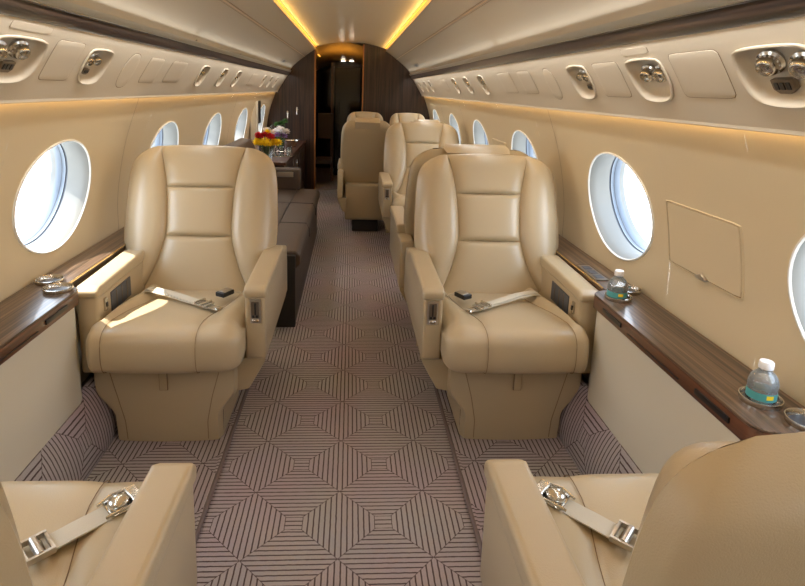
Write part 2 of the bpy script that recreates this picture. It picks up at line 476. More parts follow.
# unseen skin added behind the linings to stop sun leaks, open only at the window band
for s in (-1, 1):
    sk = [(0, 1.99), (.30, 1.97), (.50, 1.90), (.70, 1.76), (.86, 1.58), (.98, 1.42), (1.035, 1.30), (.956, 1.264)]
    sk2 = [(1.082, .634), (1.12, .60), (1.10, .40), (1.03, .15), (.95, -.02), (0, -.03)]
    mb = MB(); mb.grid(lambda a, b: (s*sk[int(round(a*7))][0], Y0-.04+(YB-Y0+.08)*b, sk[int(round(a*7))][1]), 7, 4)
    mb.grid(lambda a, b: (s*sk2[int(round(a*5))][0], Y0-.04+(YB-Y0+.08)*b, sk2[int(round(a*5))][1]), 5, 4)
    struct(obj('trim_%d' % (80+s), mb, SILV, smooth=False))
# ---------------- windows
wi = 0
for s in (-1, 1):
    for wy in WIN_Y:
        wi += 1
        n2 = SIDE.normal(CLW)
        def ring(f, d, fz=None):
            return lambda t: (lambda p: (s*(p[0]), p[1], p[2]))((
                (SIDE.at(CLW+ell(t)*f*math.sin(t)) - n2*d).x, wy+ell(t)*f*math.cos(t), (SIDE.at(CLW+ell(t)*f*math.sin(t)) - n2*d).y))
        def loft(mb, prof, mi=0, n=64):
            rs = [ring(f, d) for f, d in prof]
            mb.grid(lambda a, b: rs[int(round(b*(len(rs)-1)))](2*PI*a), n, len(rs)-1, mi, cu=True)
        mb = MB()
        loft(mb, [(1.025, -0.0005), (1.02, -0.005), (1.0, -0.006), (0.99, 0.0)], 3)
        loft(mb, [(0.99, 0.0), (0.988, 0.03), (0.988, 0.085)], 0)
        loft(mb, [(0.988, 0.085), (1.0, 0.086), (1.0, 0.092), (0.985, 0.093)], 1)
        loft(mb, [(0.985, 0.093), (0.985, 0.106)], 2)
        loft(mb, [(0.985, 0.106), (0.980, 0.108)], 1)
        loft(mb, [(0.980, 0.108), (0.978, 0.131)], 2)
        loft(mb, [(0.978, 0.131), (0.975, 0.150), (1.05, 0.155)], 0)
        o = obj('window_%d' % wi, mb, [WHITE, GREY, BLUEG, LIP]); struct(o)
        g = MB(); rg = ring(0.976, 0.135)
        vs = [rg(2*PI*k/48) for k in range(48)]
        g.add(vs, [tuple(range(48))])
        obj('window_pane', g, PANE, o, smooth=False)

# ---------------- overhead service panels (structure strips with cut-outs), valance, bins, ceiling
# module positions per side: (centre y, half width, type)
MODS = {1: [(1.10, .108, 'big'), (1.59, .098, 'wide'), (2.07, .088, 'light'), (3.63, .075, 'light'), (4.12, .075, 'wide'), (4.61, .075, 'light'), (6.05, .07, 'wide'), (6.45, .07, 'light'), (6.95, .07, 'light')],
        -1: [(1.56, .118, 'big'), (2.03, .090, 'light'), (3.43, .085, 'light'), (3.94, .075, 'light'), (4.43, .080, 'wide'), (5.74, .07, 'light'), (6.2, .07, 'wide'), (6.67, .07, 'light')]}
CLM = PSUP.len*0.52; HHM = 0.067
def mod_rad(hw, hh=HHM):
    # rounded outline with chamfered lower corners, as (y,l) polygon radius
    poly = []
    base = [(-hw, hh*.6), (-hw*.85, hh), (hw*.85, hh), (hw, hh*.6), (hw, -hh*.25), (hw*.70, -hh), (-hw*.70, -hh), (-hw, -hh*.25)]
    for k in range(3):      # chaikin smoothing
        nb = []
        for i in range(len(base)):
            a, b = base[i], base[(i+1) % len(base)]
            nb += [(a[0]*.75+b[0]*.25, a[1]*.75+b[1]*.25), (a[0]*.25+b[0]*.75, a[1]*.25+b[1]*.75)]
        base = nb
    def f(t):
        c, sn = math.cos(t), math.sin(t)
        for i in range(len(base)):
            a, b = base[i], base[(i+1) % len(base)]
            dx, dy = b[0]-a[0], b[1]-a[1]; den = c*dy-sn*dx
            if abs(den) < 1e-12: continue
            r = (a[0]*dy-a[1]*dx)/den; u = (a[0]*sn-a[1]*c)/den
            if r > 0 and -1e-6 <= u <= 1+1e-6: return r
        return hw
    return f
tn = 0
for s in (-1, 1):
    sn = 'left' if s < 0 else 'right'
    mb = MB(); y = Y0
    for (cy, hw, ty) in MODS[s]:
        plain(mb, PSUP, s, y, cy-hw-.03, 14, 3)
        holed(mb, PSUP, s, cy-hw-.03, cy+hw+.03, cy, CLM, mod_rad(hw))
        y = cy+hw+.03
    plain(mb, PSUP, s, y, YB, 14, 3)
    # lower lip returning behind to hide the LED
    lip = [(.925, 1.272), (.926, 1.264), (.930, 1.262)]
    mb.grid(lambda a, b: (s*lip[int(round(a*2))][0], Y0+(YB-Y0)*b, lip[int(round(a*2))][1]), 2, 4)
    tn += 1; psu = struct(obj('trim_%d' % tn, mb, PSU))
    # service modules
    places = ['nearest the camera', 'second from the camera', 'third from the camera', 'fourth from the camera', 'fifth from the camera', 'sixth from the camera', 'seventh from the camera', 'third from the aft bulkhead', 'next to the aft bulkhead']
    for i, (cy, hw, ty) in enumerate(MODS[s]):
        rf = mod_rad(hw)
        pc = PSUP.at(CLM); nn = PSUP.normal(CLM); tg = (PSUP.at(CLM+.01)-PSUP.at(CLM-.01)).normalized()
        def W(yl, l, off):     # local (y, l, offset inward) -> world
            p = PSUP.at(CLM+l)+nn*off if abs(off) < .008 else pc+tg*l+nn*off
            return Vector((s*p.x, cy+yl, p.y))
        kinds = {'big': 'large', 'wide': 'wide', 'light': 'small'}[ty]
        t = thing('service_unit', '%s recess with chrome air nozzles above the %s windows, %s' % (kinds, sn, places[i]), 'air vent', W(0, 0, 0), 0, 'overhead service units')
        o0 = Vector(W(0, 0, 0))
        def L_(p): return tuple(Vector(p)-o0)
        prof = [(1.06, .0015), (1.05, .006), (1.0, .007), (.955, .003), (.92, -.014), (.84, -.030), (.6, -.036), (0.02, -.036)]
        g = MB(); g.grid(lambda a, b: (lambda f, d: L_(W(rf(2*PI*a)*f*math.cos(2*PI*a), rf(2*PI*a)*f*math.sin(2*PI*a), d)))(*prof[int(round(b*7))]), 48, 7, cu=True)
        obj('recess_tray', g, PSU, t, angle=60)
        ax = Vector((s*(nn.x), 0, nn.y))
        spots = {'big': [(-hw*.40, .012), (hw*.40, .020)], 'wide': [(-hw*.35, .010), (hw*.38, .012)], 'light': [(-hw*.30, .016), (hw*.30, .020)]}[ty]
        rr = {'big': .024, 'wide': .022, 'light': .018}[ty]
        for (yy, ll) in spots:
            a2 = (ax+Vector((0, -.35, -.25))).normalized()
            g = MB(); c = L_(W(yy, ll, -.030))
            g.lathe([(rr*1.15, 0), (rr*1.2, .008), (rr*.95, .012), (rr*.95, .022), (rr*.75, .030), (rr*.68, .031), (rr*.6, .024), (rr*.25, .024), (rr*.2, .029), (0, .030)], c, 20, axis=a2)
            for q in range(6):
                th = q*PI/3
            nz = obj('air_nozzle', g, CHROME, t, angle=35)
            g = MB()
            for q in range(16):
                Mx = a2.to_track_quat('Z', 'Y').to_matrix()
                p = Vector(c)+Mx @ Vector((rr*.98*math.cos(q*PI/8), rr*.98*math.sin(q*PI/8), .017))
                g.ball(p, rr*.10, 6, 4)
            obj('grip_ring', g, STEEL, nz)
        if ty in ('light', 'big'):
            g = MB(); yy = -hw*.05 if ty == 'light' else hw*.30
            k = .013 if ty == 'light' else .020
            c0 = (yy+(hw*.25 if ty == 'light' else 0), -HHM*.50)
            cor = [(c0[0]-k*1.5, c0[1]-k*.5), (c0[0]-k*.8, c0[1]-k), (c0[0]+k*.8, c0[1]-k), (c0[0]+k*1.5, c0[1]-k*.5), (c0[0]+k*1.5, c0[1]+k*.6), (c0[0]-k*1.5, c0[1]+k*.6)]
            A = [L_(W(*q, -.033)) for q in cor]; Bq = [L_(W(*q, -.022)) for q in cor]; n_ = len(cor)
            g.add(A+Bq, [tuple(range(n_)), tuple(range(n_, 2*n_))]+[(i_, (i_+1) % n_, n_+(i_+1) % n_, n_+i_) for i_ in range(n_)])
            sw = obj('switch_plate', g, SOCK, t, smooth=False)
            g = MB()
            for q in (-1, 0, 1):
                yc = c0[0]+q*k*.8
                cc = [(yc-k*.25, c0[1]-k*.5), (yc+k*.25, c0[1]-k*.5), (yc+k*.25, c0[1]+k*.3), (yc-k*.25, c0[1]+k*.3)]
                A = [L_(W(*q2, -.0225)) for q2 in cc]; Bq = [L_(W(*q2, -.0195)) for q2 in cc]
                g.add(A+Bq, [(0, 1, 2, 3), (4, 5, 6, 7)]+[(i_, (i_+1) % 4, 4+(i_+1) % 4, 4+i_) for i_ in range(4)])
            obj('switch_button', g, BLACK, sw, smooth=False)
    # flush access doors: oxygen mask doors, thin raised plates with a groove round them
    doors = {1: [(1.25, 1.45, .30, .82, 0), (1.74, 1.925, .28, .80, 0), (1.53, 1.68, .86, .95, 0), (2.33, 2.45, .20, .80, 1), (2.62, 2.82, .30, .8, 0), (2.95, 3.2, .3, .8, 0), (5.0, 5.3, .3, .8, 0)],
             -1: [(1.72, 1.89, .28, .84, 0), (1.47, 1.66, .88, .97, 0), (2.27, 2.40, .18, .82, 1), (2.50, 2.68, .28, .8, 0), (2.80, 3.05, .3, .8, 0), (5.0, 5.3, .3, .8, 0)]}[s]
    for (a0, a1, l0, l1, oval) in doors:
        L = PSUP.len; cyy, cll = (a0+a1)/2, (l0+l1)/2*L; hw, hh = (a1-a0)/2, (l1-l0)/2*L
        rf = rr_rad(hw, hh, 2.6 if oval else 12)
        def pt(f, d): return lambda t: surf(PSUP, s, cll+rf(t)*f*math.sin(t), cyy+rf(t)*f*math.cos(t), d)
        ks = [pt(1.0, .0003), pt(.995, .0014), pt(.975, .0018), pt(.7, .0018), pt(.35, .0018), pt(.01, .0018)]
        g = MB(); g.grid(lambda a, b: ks[int(round(b*5))](2*PI*a), 64, 5, 0, cu=True)
        d = obj('mask_door' if not oval else 'speaker_cover', g, PSU, psu, angle=25)
        ks2 = [pt(1.0+.002/hw, .0006), pt(1.0-.0005/hw, .0007)]
        g = MB(); g.grid(lambda a, b: ks2[int(round(b))](2*PI*a), 64, 1, 0, cu=True)
        obj('door_groove', g, SEAM, d)
    # valance: dark wood moulding + grey rail under the bin
    pv = [(.798, 1.476), (.790, 1.478), (.781, 1.486), (.772, 1.500), (.764, 1.512), (.757, 1.514)]
    mb = MB(); mb.grid(lambda a, b: (s*pv[int(round(a*5))][0], Y0+(YB-Y0)*b, pv[int(round(a*5))][1]), 5, 6, 0)
    tn += 1; struct(obj('trim_%d' % tn, mb, WOODS))
    pv2 = [(.757, 1.514), (.765, 1.518), (.757, 1.524), (.752, 1.538), (.768, 1.540)]
    mb = MB(); mb.grid(lambda a, b: (s*pv2[int(round(a*4))][0], Y0+(YB-Y0)*b, pv2[int(round(a*4))][1]), 4, 6, 0)
    tn += 1; struct(obj('trim_%d' % tn, mb, SILV))
    # bin doors (one thing each between joints)
    mb = MB(); plain(mb, BINP, s, Y0, YB, 16, 8); tn += 1; b1 = struct(obj('trim_%d' % tn, mb, BIN))
    mb = MB(); plain(mb, BIN2, s, Y0, YB, 12, 8); tn += 1; b2 = struct(obj('trim_%d' % tn, mb, BIN))
    # hinge rail between the two
    mb = MB()
    for l0, w_, of, mi in ((BINP.len-.010, .004, .0025, 1), (BINP.len-.002, .003, .001, 0), (BINP.len-.020, .002, .0006, 0)):
        mb.grid(lambda a, b: surf(BINP, s, l0+w_*(a-.5), Y0+(YB-Y0)*b, of), 2, 4, mi)
    obj('bin_seam', mb, [SEAM, PIPE], b1)
    mb = MB(); mb.box(-.0025, .0025, Y0, YB, 0, .001); 
    # small catch and speaker grille near the aft end
    p = BINP.at(.11); n = BINP.normal(.11)
    g = MB()
    for f_, d_, mi in ((1, .002, 0), (.6, .004, 1)):
        g.grid(lambda a, b: surf(BINP, s, .085+.045*(a-.5)*f_, 6.3+.30*(b-.5)*f_, d_), 2, 2, mi)
    obj('speaker_grille', g, [WHITE, DKGREY], b1, smooth=False)
for y_, l_ in ((2.95, .05), (4.1, .05)):
    g = MB(); g.grid(lambda a, b: surf(BINP, -1, l_-.05+.016*a, y_+.03*b, .002), 1, 1); obj('bin_catch', g, BLACK, bpy.data.objects['trim_4'])

# ceiling: shallow vault, recessed above the coves
def ceil_pt(a):     # a -1..1
    x = .427*a; return (x, 1.905-.064*abs(a)**2.2)
mb = MB(); mb.grid(lambda a, b: (ceil_pt(2*a-1)[0], Y0+(YB-Y0)*b, ceil_pt(2*a-1)[1]), 32, 6)
for s in (-1, 1):
    # cove trough: from ceiling edge up and over to bin edge
    pc_ = [(.427, 1.841), (.429, 1.852), (.446, 1.852), (.448, 1.825), (.440, 1.812)]
    mb.grid(lambda a, b: (s*pc_[int(round(a*4))][0], Y0+(YB-Y0)*b, pc_[int(round(a*4))][1]), 4, 6)
ceiling = struct(obj('ceiling', mb, CEIL, angle=50))
for s, nm in ((-1, 'left'), (1, 'right')):
    mb = MB(); mb.box(s*.4375-.006, s*.4375+.006, Y0+.02, YB-.002, 1.842, 1.849)
    tag(obj('cove_light', mb, LEDC, smooth=False), 'amber light strip glowing along the %s edge of the central ceiling' % nm, 'light strip')
    mb = MB(); mb.box(s*.941-.006, s*.941+.006, Y0+.02, YB-.01, 1.271, 1.275)
    tag(obj('wall_light_strip', mb, LEDW, smooth=False), 'warm light strip glowing under the overhead panel on the %s wall' % nm, 'light strip')

# floor, side platforms, carpeted risers
mb = MB(); mb.grid(lambda a, b: (-.90+1.80*a, Y0+(9.6-Y0)*b, 0), 4, 8)
fl = struct(obj('floor', mb, CARPET, smooth=False)); uvset(fl, lambda c: (c.x, c.y-1.53+.1395))
for s in (-1, 1):
    mb = MB()
    pp = [(.418, .0005), (.421, .010), (.426, .014), (.434, .014), (.440, .010), (.86, .010)]
    mb.grid(lambda a, b: (s*pp[int(round(a*5))][0], Y0+(4.9 if s < 0 else YB)*b+(0 if s < 0 else -Y0*b)+(0), pp[int(round(a*5))][1]), 5, 6)
    tn += 1; o = struct(obj('trim_%d' % tn, mb, CARPET)); uvset(o, lambda c: (c.x*1.0+.07*s, c.y-1.53))
    g = MB(); g.tube([(s*.421, Y0+.02, .012), (s*.421, 2.0, .012), (s*.421, 5.0, .012), (s*.421, 7.2, .012)] if s > 0 else [(s*.421, Y0+.02, .012), (s*.421, 1.5, .012), (s*.421, 2.98, .012)], .0075, 8)
    obj('carpet_binding', g, BIND, o)
    rp_ = Prof([(.855, .010), (.852, .05), (.860, .11), (.880, .175), (.905, .225), (.93, .25)])
    mb = MB(); mb.grid(lambda a, b: surf(rp_, s, rp_.len*a, Y0+(YB-Y0)*b), 24, 8)
    tn += 1; o = struct(obj('trim_%d' % tn, mb, CARPET)); uvset(o, lambda c: (rp_.find_z(c.z)*.9+.03, c.y+.05))

# lower side panels: dado behind the seats, and the flush cream panel of each club table bay
for s, nm in ((-1, 'left'), (1, 'right')):
    mb = MB(); mb.grid(lambda a, b: (s*(1.0+.03*a), Y0+(YB-Y0)*b, .19+.45*a), 2, 6)
    tn += 1; struct(obj('trim_%d' % tn, mb, PANEL))

def ledge_outline(y0, y1, xb, xf, r):
    """plan polygon of a wide ledge with rounded ends on the aisle side"""
    pts = [(xb, y0)]
    for k in range(9):
        t = k/8*PI/2; pts.append((xf+r-r*math.cos(PI/2-t)*1.0 if False else xf+r*(1-math.sin(t)), y0+r*.55*(1-math.cos(t))))
    for k in range(9):
        t = k/8*PI/2; pts.append((xf+r*(1-math.cos(t)), y1-r*.55*(1-math.sin(t))))
    pts.append((xb, y1)); return pts
BAYS = {1: [(1.02, 1.898), (3.49, 4.27)], -1: [(1.02, 1.898)]}
for s, nm in ((-1, 'left'), (1, 'right')):
    for bi, (y0, y1) in enumerate(BAYS[s]):
        where = 'between the two nearest seats' if bi == 0 else 'farther aft'
        t = thing('side_ledge', 'wide dark wood ledge with cream panel, %s wall, %s' % (nm, where), 'side table', (s*.99, (y0+y1)/2, .60))
        o0 = Vector((s*.99, (y0+y1)/2, .60))
        ol = ledge_outline(y0, y1, 1.076, .892, .09)
        poly = [(s*x-o0.x, y-o0.y) for x, y in ol]
        g = MB(); g.prism(poly, 'z', .034, .041, .0015, 1); obj('top_veneer', g, WOODL, t)
        g = MB(); g.prism([(x, y) for x, y in poly], 'z', -.010, .034, .003, 2); obj('edge_band', g, WOODE, t)
        for yc in ((y0+.16), (y1-.19)):
            g = MB(); g.box(s*.8905-o0.x-.003, s*.8905-o0.x+.003, yc-o0.y-.065, yc-o0.y+.065, .006, .020, .001)
            obj('pull_slot', g, BLACK, t)
        if bi == 0 or True:
            g = MB(); g.box(s*.8905-o0.x-.002, s*.8905-o0.x+.002, (y0+y1)/2-o0.y-.14, (y0+y1)/2-o0.y+.14, .004, .006, 0)
            obj('table_joint', g, BLACK, t)
        # cream panel below
        g = MB()
        def pan(a, b):
            z = .205+(.590-.205)*b; xo = .897+.012*math.sin(b*PI)+.004
            # plan: from back at y1 round corner to front, along, back at y0
            seq = [(1.02, y1-.012), (.96, y1-.012), (.925, y1-.020), (.912, y1-.035), (.907, y1-.06), (.907, y0+.06), (.912, y0+.035), (.925, y0+.020), (.96, y0+.012), (1.02, y0+.012)]
            k = int(round(a*9)); x, y = seq[k]
            return (s*(x+.012*(1-b)*0), y, z)
        g.grid(pan, 9, 8); 
        g.v = [(x-o0.x, y-o0.y, z-o0.z) for x, y, z in g.v]; obj('side_panel', g, PANEL, t, angle=60)
    # narrow ledges behind consoles
    segs = []; y = Y0
    for (y0, y1) in BAYS[s]: segs.append((y, y0)); y = y1
    segs.append((y, YB if s > 0 else 5.0))
    for si, (a, b) in enumerate(segs):
        if b-a < .1: continue
        g = MB(); g.box(s*.952 if s > 0 else -1.077, 1.077 if s > 0 else -.952, a+.001, b-.001, .605, .641, .002, 1)
        o = obj('wall_ledge', g, WOODL); 
        tag(o, 'narrow dark wood %s wall ledge, %s' % (nm, ['camera end', 'behind the nearest facing seat', 'at the aft end'][si]), 'ledge')
        g = MB(); g.box(min(s*.949, s*.954), max(s*.949, s*.954), a+.02, b-.02, .636, .6425, .001, 1); obj('brass_edge', g, BRASS, o)

# fold-down hatch doors in the right wall
for hy, s in HATCHES:
    l0, l1 = SIDE.find_z(.80), SIDE.find_z(1.012)
    cl, hh, hw = (l0+l1)/2, (l1-l0)/2, .177
    rf = rr_rad(hw, hh, 34)
    def pt(f, d, ff=0): return lambda t: surf(SIDE, s, cl+(rf(t)*f)*math.sin(t), hy+(rf(t)*f)*math.cos(t), d)
    t = thing('stowage_door', 'cream rectangular wall door %s' % ('between the two nearest right windows' if hy < 2 else 'between farther right windows'), 'hatch', surf(SIDE, s, cl, hy))
    o0 = Vector(surf(SIDE, s, cl, hy))
    def grd(ks, n): 
        g = MB(); g.grid(lambda a, b: tuple(Vector(ks[int(round(b*(len(ks)-1)))](2*PI*a))-o0), n, len(ks)-1, 0, cu=True); return g
    obj('door_frame', grd([pt(1.03, .0003), pt(1.022, .003), pt(1.006, .004), pt(1.0, .0003)], 72), WALL, t, angle=20)
    obj('door_leaf', grd([pt(.976, .0006), pt(.97, .003), pt(.7, .003), pt(.4, .003), pt(.01, .003)], 72), WALL, t, angle=20)
    obj('door_gap', grd([pt(1.003, .0006), pt(.972, .0007)], 72), SEAM, t)
    g = MB(); p = Vector(surf(SIDE, s, l0+.004, hy-.005, .006))-o0
    g.prism([(-.022, -.006), (.022, -.006), (.028, .0), (.0, .014), (-.028, .0)], 'x', p.x-.006, p.x+.006, .0015, 1, mat=Matrix.Translation((0, p.y, p.z)))
    obj('finger_catch', g, STEEL, t)

# ------------------------------------------------------------------ aft bulkhead with doorway, and the vestibule behind it
def shell_x(z):
    pts = [(0, 0.0), (.86, 0.0), (.87, .15), (1.0, .25), (1.075, .63), (1.07, .8), (1.05, .93), (1.01, 1.10), (.945, 1.27), (.90, 1.33), (.80, 1.476), (.76, 1.54), (.66, 1.652), (.575, 1.722), (.44, 1.812), (.427, 1.841), (.2, 1.895), (0, 1.91)]
    out = 0
    for (xa, za), (xb, zb) in zip(pts[1:], pts[2:]):
        if za <= z <= zb and zb > za: out = max(out, xa+(xb-xa)*(z-za)/(zb-za))
    return out
def bulk(x0, x1, y0, y1, name, mat, parent=None, zmax=1.90):
    # solid wood panel clipped to the shell outline
    g = MB(); n = 60
    xs = [x0+(x1-x0)*i/n for i in range(n+1)]
    def top(x):
        z = 1.905
        while z > .3 and shell_x(z) < abs(x): z -= .004
        return max(min(z, zmax), .3)
    def bot(x): return 0.0 if abs(x) < .87 else min(.25, (abs(x)-.87)*1.9) if abs(x) < 1.0 else .25+(abs(x)-1.0)*4
    for yy in (y0, y1):
        g.add([(x, yy, bot(x)) for x in xs]+[(x, yy, top(x)+.03) for x in xs], [(i, i+1, n+2+i, n+1+i) for i in range(n)])
    for x in (x0, x1): g.add([(x, y0, bot(x)), (x, y1, bot(x)), (x, y1, top(x)), (x, y0, top(x))], [(0, 1, 2, 3)])
    return obj(name, g, mat, parent, smooth=False)
DL, DR = -.452, .160
struct(bulk(-1.10, DL, YB, YB+.05, 'wall_aft_left', WOODB))
struct(bulk(DR, 1.10, YB, YB+.05, 'wall_aft_right', WOODB))
for x, nm in ((DL, 'left'), (DR, 'right')):
    g = MB(); g.box(x-.008, x+.008, YB-.008, YB+.058, 0, 1.80 if x < -.3 else 1.885, .002, 1)
    tn += 1; struct(obj('trim_%d' % tn, g, COPPER))
g = MB(); g.box(DL, DR, YB+.0, YB+.05, .0, .008); tn += 1; struct(obj('trim_%d' % tn, g, STEEL))
YV = 9.6
g = MB(); g.box(-1.15, 1.15, YB+.04, YV+.1, 1.93, 1.99); g.box(-1.15, -1.10, YB+.04, YV+.1, -.05, 1.95); g.box(1.10, 1.15, YB+.04, YV+.1, -.05, 1.95); g.box(-1.15, 1.15, YV+.06, YV+.1, -.05, 1.95); g.box(-1.15, 1.15, YB+.04, YV+.1, -.08, -.02); tn += 1; struct(obj('trim_%d' % tn, g, SILV, smooth=False))  # unseen box added round the vestibule to keep sky light out
g = MB(); g.grid(lambda a, b: (-.60+1.0*a, YB+.05+(YV-YB-.05)*b, 1.912-.185*min(1, b*2.6)**.8-.22*abs((-.60+1.0*a+.12)/.6)**2), 16, 12)
tn += 1; struct(obj('trim_%d' % tn, g, GOLD))
g = MB(); g.box(DL-.22, DL-.17, YB+.05, YV, 0, 1.84); struct(obj('wall_vestibule_left', g, WOODB))
g = MB(); g.box(DR+.02, DR+.06, YB+.05, YV, 0, 1.9); struct(obj('wall_vestibule_right', g, WOODB))
g = MB(); g.box(-.70, .25, YV, YV+.04, 0, 1.9); struct(obj('wall_vestibule_end', g, MIRROR))
# inner door frame
g = MB(); g.box(-.275, -.235, 8.2, 8.26, 0, 1.69, .003, 1); tn += 1; struct(obj('trim_%d' % tn, g, WOODR))
g = MB(); g.box(-.275, DR+.02, 8.6, 8.66, 1.64, 1.76, .003, 1); tn += 1; struct(obj('trim_%d' % tn, g, WOODB))
g = MB(); g.box(-.235, DR+.0, 8.67, 8.71, .01, 1.64, .003, 1)
dr = struct(obj('door_1', g, MIRROR))
g = MB(); g.tube([(-.17, 8.67, .95), (-.17, 8.635, .95), (-.17, 8.635, 1.12), (-.17, 8.67, 1.12)], .007); obj('door_handle', g, CHROME, dr)
g = MB(); g.box(-.45, -.235, 8.15, 8.19, .62, .98, .004, 1); js = obj('jump_seat', g, BROWN); g = MB(); g.box(-.47, -.25, 7.75, 8.15, .30, .36, .01, 2); obj('seat_pad', g, BROWN, js); tag(js, 'small brown leather crew seat glimpsed inside the dark aft doorway', 'seat')
for x in (-.11, .01):
    g = MB(); g.lathe([(.030, 0), (.030, .006), (.022, .006), (.022, .003), (0, .003)], (0, 0, 0), 16, 0)
    o = obj('downlight', g, DOWN, loc=(x, 8.30, 1.712)); tag(o, 'small round white downlight in the aft vestibule ceiling, %s one' % ('left' if x < 0 else 'right'), 'light', 'vestibule downlights')
g = MB(); g.box(-.425, -.412, YB+.06, 8.15, 1.742, 1.752); tag(obj('vestibule_light_strip', g, LEDC, smooth=False), 'amber light strip continuing through the aft doorway', 'light strip')
area('vestibule_light', (-.12, 7.62, 1.55), (.3, .1), (0, 0.35, 1), .9, (1.0, .58, .16), 2.0)
# forward bulkhead behind the camera
struct(bulk(-1.10, 1.10, Y0-.05, Y0, 'wall_forward', WALL))

# ------------------------------------------------------------------ outdoors
g = MB(); g.grid(lambda a, b: (-150+300*a, -150+300*b, -2.3), 2, 2); struct(obj('ground', g, APRON, smooth=False), 'pale concrete apron outside the windows', 'ground')

# ------------------------------------------------------------------ seats
def interp(tab, v):
    tab = sorted(tab)
    if v <= tab[0][0]: return tab[0][1]
    for (a, x), (b, y) in zip(tab, tab[1:]):
        if v <= b: t = (v-a)/(b-a); return x+(y-x)*t
    return tab[-1][1]
def smooth_tab(tab):
    P = Prof(tab) if False else None
    xs = sorted(tab)
    def f(v):
        # Catmull-Rom in table
        n = len(xs)
        if v <= xs[0][0]: return xs[0][1]
        if v >= xs[-1][0]: return xs[-1][1]
        for i in range(n-1):
            if v <= xs[i+1][0]:
                t = (v-xs[i][0])/(xs[i+1][0]-xs[i][0]); y1, y2 = xs[i][1], xs[i+1][1]
                m1 = (xs[i+1][1]-xs[max(i-1, 0)][1])/(xs[i+1][0]-xs[max(i-1, 0)][0])*(xs[i+1][0]-xs[i][0])
                j = min(i+2, n-1); m2 = (xs[j][1]-xs[i][1])/(xs[j][0]-xs[i][0])*(xs[i+1][0]-xs[i][0])
                t2, t3 = t*t, t*t*t
                return (2*t3-3*t2+1)*y1+(t3-2*t2+t)*m1+(-2*t3+3*t2)*y2+(t3-t2)*m2
    return f
HW = .336
wF = smooth_tab([(0, .80), (.12, .90), (.25, .965), (.38, .995), (.5, 1.0), (.65, .99), (.78, .975), (.87, .945), (.925, .90), (.96, .845), (.985, .77), (1, .68)])
sF = smooth_tab([(0, .72), (.08, .64), (.22, .52), (.4, .425), (.55, .42), (.73, .445), (.86, .49), (1, .55)])
BX = 0.0
BL = .672                 # length of back along the recline
BY0, BZ0 = .035, .425     # bottom front of the back, local y and z
BDY, BDZ = .215/.68, .645/.68
def back_pt(x, v, depth):     # depth: + rearwards, normal to back
    h_ = v*BL
    return (x+BX, BY0+BDY*h_+depth*BDZ, BZ0+BDZ*h_-depth*BDY)
def top_h(x, v): return v + (.020*(1-(x/(HW*.68))**2) if v > .9 else 0)*max(0, (v-.9)/.1)
